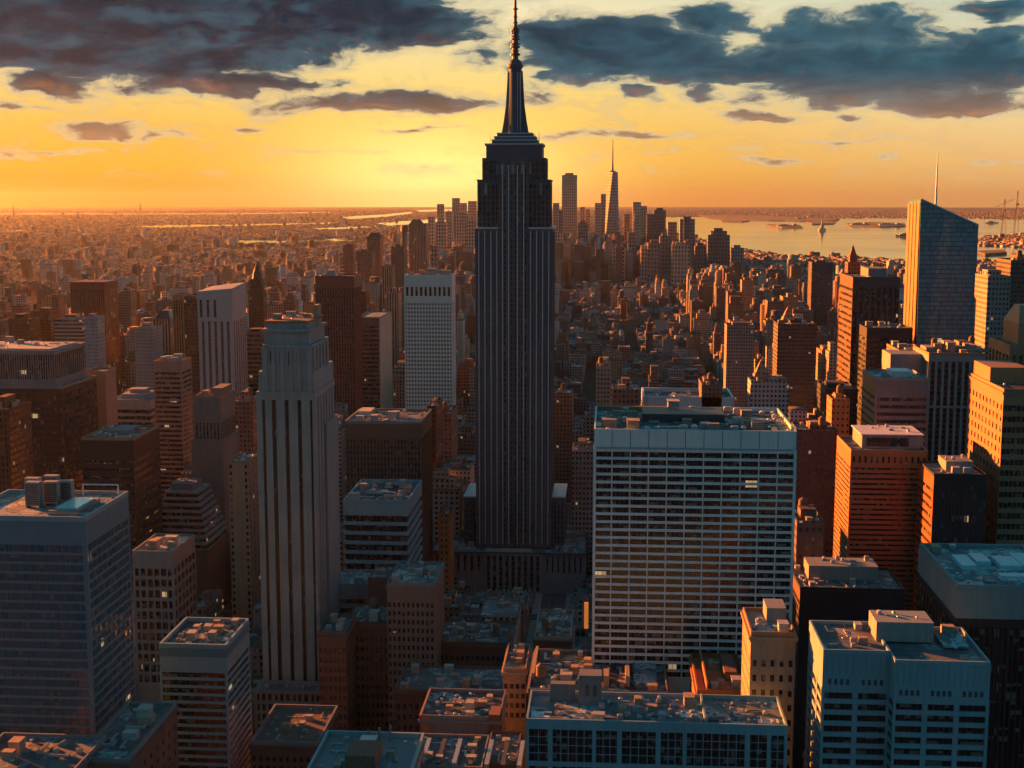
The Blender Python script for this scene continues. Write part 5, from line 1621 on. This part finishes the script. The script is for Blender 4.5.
# ------------------------------------------------------------------ far downtown cluster
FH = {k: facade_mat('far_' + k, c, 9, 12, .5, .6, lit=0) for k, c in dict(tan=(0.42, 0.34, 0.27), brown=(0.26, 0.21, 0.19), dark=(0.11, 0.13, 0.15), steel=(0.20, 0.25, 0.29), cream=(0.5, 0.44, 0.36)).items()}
DT = [
    (562, 577, 175, 6000, 'tan', 'tall hazy flat-topped tower left of the silver spired tower'),
    (553, 559, 203, 5600, 'tan', 'short hazy slab right beside the spired skyscraper crown'),
    (559, 563, 210, 5400, 'brown', 'narrow hazy block left of the tall hazy flat-topped tower'),
    (580, 585, 207, 6200, 'tan', 'small hazy block between two tall downtown towers'),
    (586, 590, 209, 6100, 'tan', 'smaller hazy twin right of the small hazy block between two tall towers'),
    (578, 588, 223, 5000, 'brown', 'mid-height brown hazy block below the two tall downtown towers'),
    (595, 601, 203, 5900, 'tan', 'stepped hazy tower left shoulder of the silver spired tower'),
    (601, 606, 194, 5950, 'tan', 'slim hazy tower touching the left side of the silver spired tower'),
    (624, 630, 214, 5600, 'brown', 'brown hazy block right of the silver spired tower'),
    (633, 641, 202, 5500, 'cream', 'pale slim tower with a boxy head in the right downtown cluster'),
    (634, 640, 214, 5200, 'tan', 'tan slab tight in front of the pale slim boxy-headed tower'),
    (647, 656, 214, 5300, 'dark', 'dark slab left half of a joined pair in the right downtown cluster'),
    (654, 666, 210, 5350, 'dark', 'darker taller slab right half of a joined pair in the right downtown cluster'),
    (668, 677, 222, 5000, 'brown', 'brown flat block between the joined dark pair and the crowned dark tower'),
    (680, 695, 219, 4900, 'steel', 'crowned dark steel tower at the water edge of downtown'),
    (684, 690, 218, 4880, 'dark', 'small raised centre block against the crowned dark steel tower'),
    (708, 730, 235, 4300, 'dark', 'broad dark tower with stepped head standing apart before the bay'),
    (711, 727, 231, 4320, 'dark', 'stepped head block behind the broad dark tower before the bay'),
    (695, 706, 246, 4200, 'dark', 'black slab left of the broad dark tower before the bay'),
    (731, 744, 248, 4500, 'steel', 'low blue-grey block right of the broad dark tower before the bay'),
    (672, 690, 246, 3900, 'tan', 'squat tan block in front of the crowned dark steel tower'),
    (641, 648, 246, 4000, 'cream', 'slim cream block in front of the joined dark pair'),
    (648, 660, 243, 3950, 'brown', 'stepped brown block in front of the joined dark pair'),
    (660, 670, 236, 4150, 'brown', 'brown narrow block behind the squat tan block'),
    (628, 636, 232, 4400, 'brown', 'dark brown block in front of the pale slim boxy-headed tower'),
    (612, 626, 248, 4100, 'tan', 'low tan block at the foot of the silver spired tower'),
    (437, 443, 204, 5300, 'tan', 'rounded hazy tower at the left end of the glowing downtown skyline'),
    (452, 459, 198, 5600, 'tan', 'tallest hazy block left of the spired skyscraper'),
    (446, 452, 212, 5200, 'tan', 'low hazy block between the rounded tower and the tallest hazy block'),
    (459, 466, 203, 5700, 'tan', 'hazy block just right of the tallest hazy block'),
    (468, 476, 201, 5800, 'tan', 'hazy slab touching the left edge of the spired skyscraper'),
    (428, 434, 217, 4700, 'tan', 'glowing slab right of the slant-topped hazy tower'),
    (436, 446, 222, 4500, 'tan', 'wide glowing block left of the spired skyscraper at mid haze'),
    (455, 468, 214, 4900, 'tan', 'second row glowing block under the tallest hazy block'),
    (466, 476, 222, 4500, 'tan', 'third row glowing block against the spired skyscraper'),
    (431, 437, 246, 3600, 'brown', 'small brown hazy tower right of the green-white gridded tower'),
    (553, 562, 232, 4600, 'tan', 'hazy tan block right of the spired skyscraper shoulder'),
    (640, 647, 206, 5900, 'tan', 'pale slab peeking right behind the pale slim boxy-headed tower'),
]
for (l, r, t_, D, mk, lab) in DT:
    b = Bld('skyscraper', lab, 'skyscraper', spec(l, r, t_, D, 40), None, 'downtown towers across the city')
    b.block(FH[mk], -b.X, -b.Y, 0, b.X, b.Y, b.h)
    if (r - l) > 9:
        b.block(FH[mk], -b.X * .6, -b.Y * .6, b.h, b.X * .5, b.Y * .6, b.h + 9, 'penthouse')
b = Bld('skyscraper', 'tall silver tapering tower with faceted sides and a thin spire in the far downtown', 'skyscraper', spec(605, 620, 172, 5700, 62), 'the silver spired tower')
X = b.X; Y = b.Y; h = b.h
MB().box(-X, -Y, 0, X, Y, 60).build('base', FH['steel'], b.root)
v = [(-X, -Y, 60), (X, -Y, 60), (X, Y, 60), (-X, Y, 60), (0, -Y * .98, h), (X * .72, 0, h), (0, Y * .98, h), (-X * .72, 0, h)]
for nm, fs, mt_ in (('facet', [(0, 1, 4), (1, 2, 5), (2, 3, 6), (3, 0, 7)], FH['steel']), ('facet', [(0, 4, 7), (1, 5, 4), (2, 6, 5), (3, 7, 6), (4, 5, 6, 7)], facade_mat('far_silver', (0.22, 0.28, 0.32), 200, 12, 1.0, .3, lit=0))):
    m = MB(); m.v = v; m.f = fs; m.build(nm, mt_, b.root)
MB().lathe(0, 0, [(14, h), (14, h + 5), (5, h + 6), (3.2, h + 40), (2.4, h + 90), (.8, h + 136)], 8).build('spire', FH['steel'], b.root)

# thin masts on the horizon
for (px, pt, pb, D, lab) in ((140, 203, 214, 14000, 'tapering lattice mast on the far left plain'), (13, 206, 214, 13000, 'short mast on the far left horizon'), (1018, 191, 216, 9000, 'tall thin mast on the far right shore'), (1005, 199, 216, 9000, 'stubby crane-topped mast left of the tall thin shore mast'), (78, 212, 219, 11000, 'small chimney stack on the far left plain')):
    x, zt_ = on_y(px, pt, D)
    o = empty('radio_mast', (x, D, 0), lab, 'mast')
    mb = MB()
    for sx in (-1, 1):
        for sy in (-1, 1):
            mb.tube([(sx * 16, sy * 16, 0), (sx * 4, sy * 4, zt_ * .7), (sx * 1.5, sy * 1.5, zt_)], 1.4, 5)
    mb.build('tower', dark_metal, o)
    MB().box(-9, -9, zt_ * .72, 9, 9, zt_ * .75, True).build('platform', dark_metal, o)
    if 'crane' in lab:
        MB().tube([(-60, 0, zt_ * .8), (60, 0, zt_)], 1.4, 5).build('boom', dark_metal, o)

# statue on its pedestal, ferries
sx_, sy_ = on_ground(822, 231.0)
o = empty('harbour_statue', (sx_, sy_, 2), 'tiny robed statue with raised arm on a tall pedestal in the bay', 'statue')
MB().frustum(0, 0, 0, 22, 60, 60, 46, 46).frustum(0, 0, 22, 52, 26, 26, 20, 20).build('pedestal', concrete, o)
MB().lathe(0, 0, [(8, 52), (7, 70), (5, 84), (3, 88), (3.2, 92), (0, 95)], 10).tube([(3, 0, 84), (7, 0, 98)], 1.4, 6).build('figure', plain_mat('verdigris', (0.16, 0.26, 0.22), .6), o)
hull_m = plain_mat('ferry_hull', (0.10, 0.10, 0.11), .5); sup_m = plain_mat('ferry_cabin', (0.45, 0.44, 0.42), .5)
for (px, py, L, lab) in ((910, 236.8, 210, 'dark ferry crossing the bay beside the glass wedge'), (992, 223.4, 150, 'small ship on the bay right of the glass wedge tip')):
    x, y = on_ground(px, py)
    o = empty('ship', (x, y, 2), lab, 'ship')
    m = MB()
    m.v = [(-L / 2, -14, 10), (L * .4, -14, 10), (L / 2, 0, 12), (L * .4, 14, 10), (-L / 2, 14, 10), (-L * .46, -10, 0), (L * .38, -10, 0), (L * .45, 0, 0), (L * .38, 10, 0), (-L * .46, 10, 0)]
    m.f = [(0, 1, 2, 3, 4), (5, 6, 1, 0), (6, 7, 2, 1), (7, 8, 3, 2), (8, 9, 4, 3), (9, 5, 0, 4)]
    m.build('hull', hull_m, o)
    MB().box(-L * .35, -9, 10, L * .15, 9, 19).box(-L * .28, -7, 19, L * .05, 7, 25).build('cabin', sup_m, o)
    MB().cyl(-L * .15, 0, 25, 33, 3, 3, 8).build('funnel', hull_m, o)

# ------------------------------------------------------------------ the rest of the city: lots on the street grid
R = random.Random(77)
NPR = np.random.RandomState(3)
HB = np.array([(a, c, d, e) for (a, c, d, e, _, _) in HEROES])
lots = []


def limit_row(px, D):
    """highest picture row a filler may reach, so that fillers stay low where the skyline is open"""
    return None


def lot_height(x, y, px):
    if y < 1300:
        h = R.uniform(18, 42)
        if R.random() < .25 and y > 900: h = R.uniform(45, 80)
        return h
    if y < 2400:
        h = R.uniform(16, 44)
        if 555 < px < 720: return R.uniform(12, 34) if R.random() < .95 else R.uniform(40, 60)
        if R.random() < .16: h = R.uniform(50, 95)
        if px < 470 and R.random() < .08: h = R.uniform(80, 125)
        if px > 730 and R.random() < .10: h = R.uniform(70, 110)
        return h
    if y < 4000:
        h = R.uniform(12, 32)
        if 555 < px < 690: return R.uniform(10, 26) if R.random() < .96 else R.uniform(34, 60)
        if R.random() < .09: h = R.uniform(36, 85)
        if px > 690 and R.random() < .05: h = R.uniform(60, 90)
        return h
    h = R.uniform(7, 17)
    if px > 690:
        return R.uniform(6, 13) if R.random() < .97 else R.uniform(14, 30)
    dtw = math.exp(-((px - 600) / 85.0) ** 2) * (1 if y < 6000 else 0)
    if R.random() < .55 * dtw: h = R.uniform(40, 130)
    elif R.random() < .03: h = R.uniform(24, 50)
    if 420 < px < 480 and R.random() < .35 and y < 5600: h = R.uniform(40, 110)
    return h


PAL = [(0.20, 0.12, 0.085), (0.30, 0.21, 0.15), (0.15, 0.13, 0.125), (0.36, 0.30, 0.24), (0.25, 0.13, 0.08), (0.10, 0.09, 0.09), (0.28, 0.27, 0.26), (0.42, 0.39, 0.35), (0.17, 0.10, 0.08)]
COLN = ['brown brick', 'tan brick', 'dark grey', 'cream', 'red brick', 'charcoal', 'grey concrete', 'white', 'dark brown']
y = ST * 5
while y < 9200:
    sc_ = 1.0 if y < 1300 else (.82 if y < 3600 else (1.0 if y < 5600 else 1.4))
    st = ST * sc_
    half = y * .46 + 150
    goff = 0 if y < 1300 else (int(y / 520) * 61) % 170
    k0 = int((-half + 34) // AVE) - 2
    for k in range(k0, int((half + 34) // AVE) + 2):
        a0 = -34 + goff + AVE * k + 13; a1 = -34 + goff + AVE * (k + 1) - 13
        for row in (0, 1):
            x = a0
            yy0 = y + 6 + row * (st - 12) / 2; yy1 = yy0 + (st - 12) / 2 - .4
            while x < a1 - 8:
                w_ = min(R.uniform(13, 34) * sc_, a1 - x)
                if a1 - (x + w_) < 8: w_ = a1 - x
                dd = R.uniform(0, 4)
                X0, X1, Y0, Y1 = x, x + w_ - .3, yy0 + (dd if row == 0 else 0), yy1 - (dd if row else 0)
                x += w_
                p0 = project((X0 + X1) / 2, Y0, 20)
                if p0 is None or p0[0] < -60 or p0[0] > 1084 or p0[1] > 800:
                    continue
                if np.any((HB[:, 0] - 3 < X1) & (HB[:, 1] + 3 > X0) & (HB[:, 2] - 3 < Y1) & (HB[:, 3] + 3 > Y0)):
                    continue
                if in_water((X0 + X1) / 2, Y0) or in_water((X0 + X1) / 2, Y1):
                    continue
                if y > 6000 and R.random() < .35:
                    continue
                h = lot_height(X0, Y0, p0[0])
                if -125 < (X0 + X1) / 2 < -5 and Y0 < 870:
                    h = min(h, max(6, 262 * (1 - Y1 / 872)))
                lots.append([X0, X1, Y0, Y1, h, R.randrange(9), R.random()])
    y += st
print('lots', len(lots))

# which lots show largest: coarse depth sweep over the picture
SW, SH = 512, 384
occ = np.zeros((SH, SW), bool)
items = [(d[2], d[0], d[1], d[2], d[3], d[4], -1) for d in [(h_[0], h_[1], h_[2], h_[3], h_[4]) for h_ in HEROES]]
items += [(l[2], l[0], l[1], l[2], l[3], l[4], i) for i, l in enumerate(lots)]
items.sort()
vis = np.zeros(len(lots))
for (_, x0, x1, y0, y1, h, idx) in items:
    pts = [project(xx, yy, zz) for xx in (x0, x1) for yy in (y0, y1) for zz in (0, h)]
    if any(p is None for p in pts):
        continue
    ax = [p[0] for p in pts]; ay = [p[1] for p in pts]
    i0, i1 = max(0, int(min(ax) / 2)), min(SW, int(max(ax) / 2) + 1)
    j0, j1 = max(0, int(min(ay) / 2)), min(SH, int(max(ay) / 2) + 1)
    if i0 >= i1 or j0 >= j1:
        continue
    sub = occ[j0:j1, i0:i1]
    if idx >= 0:
        vis[idx] = (~sub).sum() * min(1, ((max(ax) - min(ax)) * (max(ay) - min(ay))) / (4.0 * sub.size + 1e-6))
    sub[:] = True
order = np.argsort(-vis)
N_IND = 225
top = [int(i) for i in order[:N_IND] if vis[i] > 3]
topset = set(top)

GM = [facade_mat('block_' + COLN[i].replace(' ', '_'), PAL[i], R.choice([2.8, 3.2, 3.6]), 3.6, R.choice([.42, .5, .55]), R.choice([.45, .5, .6])) for i in range(9)]
LAND = []
for (x0, x1, y0, y1, h, short) in HEROES:
    if short:
        p = project((x0 + x1) / 2, y0, h)
        if p:
            LAND.append((p[0], p[1], y0, short))
cands = []
for i in top:
    X0, X1, Y0, Y1, h, ci, rr = lots[i]
    p = project((X0 + X1) / 2, Y0, h)
    q = project(X0, Y0, h); q2 = project(X1, Y0, h)
    best = min(LAND, key=lambda L: abs(L[0] - p[0]) * 1.0 + abs(L[1] - p[1]) * .35 + (30 if abs(L[2] - Y0) > 900 else 0))
    side = 'left of' if p[0] < best[0] - 14 else ('right of' if p[0] > best[0] + 14 else ('below' if p[1] > best[1] else 'above'))
    depthw = 'far behind' if Y0 - best[2] > 1200 else ('behind' if Y0 - best[2] > 60 else ('in front of' if best[2] - Y0 > 60 else 'level with'))
    size = 'low' if h < 30 else ('mid-rise' if h < 60 else 'tall')
    wd = 'slim' if (X1 - X0) < 18 else ('broad' if (X1 - X0) > 28 else '')
    rf = 'a water tank' if rr < .2 and h > 24 else ('a rooftop box' if rr < .6 else ('a stepped top' if h > 48 else 'a bare flat roof'))
    where = (side + ' and ' + depthw + ' ' + best[3]) if side in ('left of', 'right of') and depthw != 'level with' else (side + ' ' + best[3])
    lab = f"{size} {wd + ' ' if wd else ''}{COLN[ci]} block with {rf} {where}".replace('left of and', 'left of and')
    cands.append([i, lab, p, rf])
from collections import defaultdict
gl_ = defaultdict(list)
for c in cands:
    gl_[c[1]].append(c)
ORD = ['first', 'second', 'third', 'fourth', 'fifth', 'sixth', 'seventh', 'eighth', 'ninth', 'tenth', 'eleventh', 'twelfth', 'thirteenth', 'fourteenth']
final_lab = {}
for lab, cs in gl_.items():
    if len(cs) == 1:
        final_lab[cs[0][0]] = lab
    else:
        cs.sort(key=lambda c: c[2][0])
        for k, c in enumerate(cs):
            final_lab[c[0]] = ORD[min(k, 13)] + ' from the left of the ' + lab.replace(' block with ', ' blocks with ', 1)
for c in cands:
    i, _, p, rf = c
    X0, X1, Y0, Y1, h, ci, rr = lots[i]
    lab = final_lab[i]
    ws = lab.split()
    if len(ws) > 16:
        lab = lab.replace('from the left of the', 'of the').replace(' and far behind', ' far behind').replace(' and behind', ' behind').replace(' and in front of', ' before')
    if len(lab.split()) > 16:
        lab = lab.replace('with a bare flat roof', 'flat-roofed').replace('with a stepped top', 'step-topped').replace('with a rooftop box', 'roof-boxed').replace('with a water tank', 'tank-topped')
    nm = 'apartment_block' if h < 60 else 'office_tower'
    if lots[i][5] in (0, 1, 4) and h < 45: nm = 'brick_building'
    o = empty(nm, ((X0 + X1) / 2, (Y0 + Y1) / 2, 0), lab, {'apartment_block': 'apartment block', 'office_tower': 'office building', 'brick_building': 'building'}[nm], 'city blocks filling the street grid')
    HX, HY = (X1 - X0) / 2, (Y1 - Y0) / 2
    wm = MB(); wm.box(-HX, -HY, 0, HX, HY, h - 1.2)
    wm.build('wall', GM[ci], o)
    pm = MB(); lp = .4
    pm.box(-HX, -HY, h - 1.2, HX, -HY + lp, h).box(-HX, HY - lp, h - 1.2, HX, HY, h).box(-HX, -HY + lp, h - 1.2, -HX + lp, HY - lp, h).box(HX - lp, -HY + lp, h - 1.2, HX, HY - lp, h)
    pm.build('parapet', GM[(ci * 5 + 3) % 9], o)
    MB().box(-HX + lp, -HY + lp, h - 1.25, HX - lp, HY - lp, h - 1.1).build('roof', R_BUSY if rr < .7 else R_PALE, o)
    if h > 48 and rr >= .6:
        tz = h - 1.1 + R.uniform(5, 13)
        MB().box(-HX * .68, -HY * .68, h - 1.1, HX * .66, HY * .66, tz).build('upper_tier', GM[ci], o)
        if rr > .8:
            MB().box(-HX * .38, -HY * .38, tz, HX * .36, HY * .36, tz + R.uniform(4, 8)).build('upper_tier', GM[ci], o)
    if nm == 'brick_building' or rr > .75:
        cm = MB(); cm.box(-HX - .5, -HY - .5, h - 2.2, HX + .5, -HY, h - 1.3, True).box(-HX - .5, -HY, h - 2.2, -HX, HY + .5, h - 1.3, True).box(HX, -HY, h - 2.2, HX + .5, HY + .5, h - 1.3, True)
        cm.build('cornice', GM[(ci * 3 + 1) % 9], o)
    if rr < .6:
        a = -HX * .5 + rr * 3; MB().box(a, -HY * .3, h - 1.1, a + HX * .7, HY * .5, h + 2.4 + rr * 3).build('penthouse', GM[ci], o)
    if rf == 'a water tank':
        water_tank(o, HX * .55, -HY * .45, h - 1.1, 1.0)
    if Y0 < 1250:
        clutter(o, -HX + 1, -HY + 1, HX - 1, HY - 1, h - 1.1, 5, i, scale=1.0)

# everything else becomes one mass of small roofs
FACES = np.array([(4, 5, 6, 7), (0, 1, 5, 4), (1, 2, 6, 5), (2, 3, 7, 6), (3, 0, 4, 7)])


def mass(name, boxes, tints, mat, label, cat):
    n = len(boxes)
    B = np.array(boxes)
    V = np.zeros((n, 8, 3))
    sx = [0, 3, 3, 0, 0, 3, 3, 0]; sy = [1, 1, 4, 4, 1, 1, 4, 4]; sz = [2, 2, 2, 2, 5, 5, 5, 5]
    V[:, :, 0] = B[:, sx]; V[:, :, 1] = B[:, sy]; V[:, :, 2] = B[:, sz]
    Fc = (FACES[None] + (np.arange(n) * 8)[:, None, None]).reshape(-1, 4)
    me = bpy.data.meshes.new(name)
    me.vertices.add(n * 8); me.vertices.foreach_set('co', V.reshape(-1))
    me.loops.add(len(Fc) * 4); me.loops.foreach_set('vertex_index', Fc.reshape(-1).astype(np.int32))
    me.polygons.add(len(Fc)); me.polygons.foreach_set('loop_start', (np.arange(len(Fc)) * 4).astype(np.int32))
    me.polygons.foreach_set('loop_total', np.full(len(Fc), 4, np.int32))
    me.update(calc_edges=True)
    at = me.attributes.new('tint', 'FLOAT_COLOR', 'FACE')
    T = np.ones((n, 5, 4)); T[:, :, :3] = np.array(tints)[:, None, :]
    at.data.foreach_set('color', T.reshape(-1))
    me.materials.append(mat)
    o = bpy.data.objects.new(name, me); col.objects.link(o)
    tag(o, label, cat, None, 'stuff')
    return o


boxes, tints = [], []
for i, (X0, X1, Y0, Y1, h, ci, rr) in enumerate(lots):
    if i in topset:
        continue
    c = np.array(PAL[ci]) * R.uniform(.75, 1.25)
    boxes.append((X0, Y0, 0, X1, Y1, h)); tints.append(c)
    if rr < .75:
        w_, d_ = X1 - X0, Y1 - Y0
        a = X0 + w_ * R.uniform(.1, .5); e = Y0 + d_ * R.uniform(.1, .5)
        boxes.append((a, e, h, a + w_ * R.uniform(.2, .4), e + d_ * R.uniform(.2, .4), h + R.uniform(2, 5))); tints.append(c * R.uniform(.7, 1.4))
    if h > 40 and R.random() < .5:
        w_, d_ = X1 - X0, Y1 - Y0
        boxes.append((X0 + w_ * .15, Y0 + d_ * .15, h, X1 - w_ * .15, Y1 - d_ * .15, h + R.uniform(5, 14))); tints.append(c)
mass('low_city_blocks', boxes, tints, facade_mat('mass_facade', (0.2, 0.15, 0.12), 3.4, 3.7, .5, .5, tint=True, lit=.001), 'dense carpet of small brick and concrete buildings stretching towards the bay', 'city blocks')

boxes, tints = [], []
n_try = 0
while len(boxes) < 26000 and n_try < 90000:
    n_try += 1
    Yd = 8800 + (R.random() ** 1.7) * 26000
    xx = R.uniform(-.50, .34) * Yd
    if in_water(xx, Yd): continue
    p = project(xx, Yd, 0)
    if p is None or not (-30 < p[0] < 1054): continue
    s_ = Yd / 9000.0
    w_, d_ = R.uniform(12, 42), R.uniform(12, 42)
    h = R.uniform(4, 9) if R.random() < .985 else R.uniform(14, 40)
    boxes.append((xx, Yd, 0, xx + w_, Yd + d_, h)); tints.append(np.array(R.choice(PAL)) * R.uniform(.7, 1.5))
mass('outer_borough_rooftops', boxes, tints, facade_mat('sprawl_facade', (0.2, 0.15, 0.12), 12, 9, .5, .5, tint=True, lit=0), 'flat sprawl of tiny far rooftops beyond the rivers', 'rooftops')
# buildings on the far shore and islands
for i, (l, r, t_, pb, lab) in enumerate(((778, 800, 223.0, 227.5, 'low hall on the fort island in the bay'), (880, 904, 221.4, 226.4, 'low halls on the harbour island'), (852, 870, 222.2, 226, 'flat terminal building on the harbour island'), (797, 806, 216.5, 219.6, 'blocky warehouse on the far island shore'))):
    x0, Yd = on_ground(l, pb); x1, _ = on_ground(r, pb)
    _, h = on_y((l + r) / 2, t_ + 1.2, Yd)
    o = empty('harbour_hall', ((x0 + x1) / 2, Yd + 60, 10), lab, 'building')
    w_ = (x1 - x0) / 2
    MB().box(-w_, -40, 0, w_, 40, 12).build('wall', concrete, o)
    MB().frustum(-w_ * .4, 0, 12, 20, w_ * .8, 80, w_ * .7, 10).build('roof', dark_metal, o)
    MB().box(w_ * .4, -30, 12, w_ * .7, 30, 24).build('tower', concrete, o)

# ------------------------------------------------------------------ evening haze
m = bpy.data.materials.new('evening_haze'); m.use_nodes = True
t = NT(m.node_tree); o_ = t.n('ShaderNodeOutputMaterial'); vol = t.n('ShaderNodeVolumePrincipled')
vol.inputs['Color'].default_value = (0.50, 0.56, 0.58, 1)
vol.inputs['Density'].default_value = 0.0000102
vol.inputs['Anisotropy'].default_value = 0.7
t.link(vol.outputs[0], o_.inputs['Volume'])
hz = MB().box(-50500, -50500, -1.0, 50500, 50500, 540, True)
ho = hz.build('haze', m)
tag(ho, kind='stuff', label='thin golden evening haze over the whole city', cat='haze')
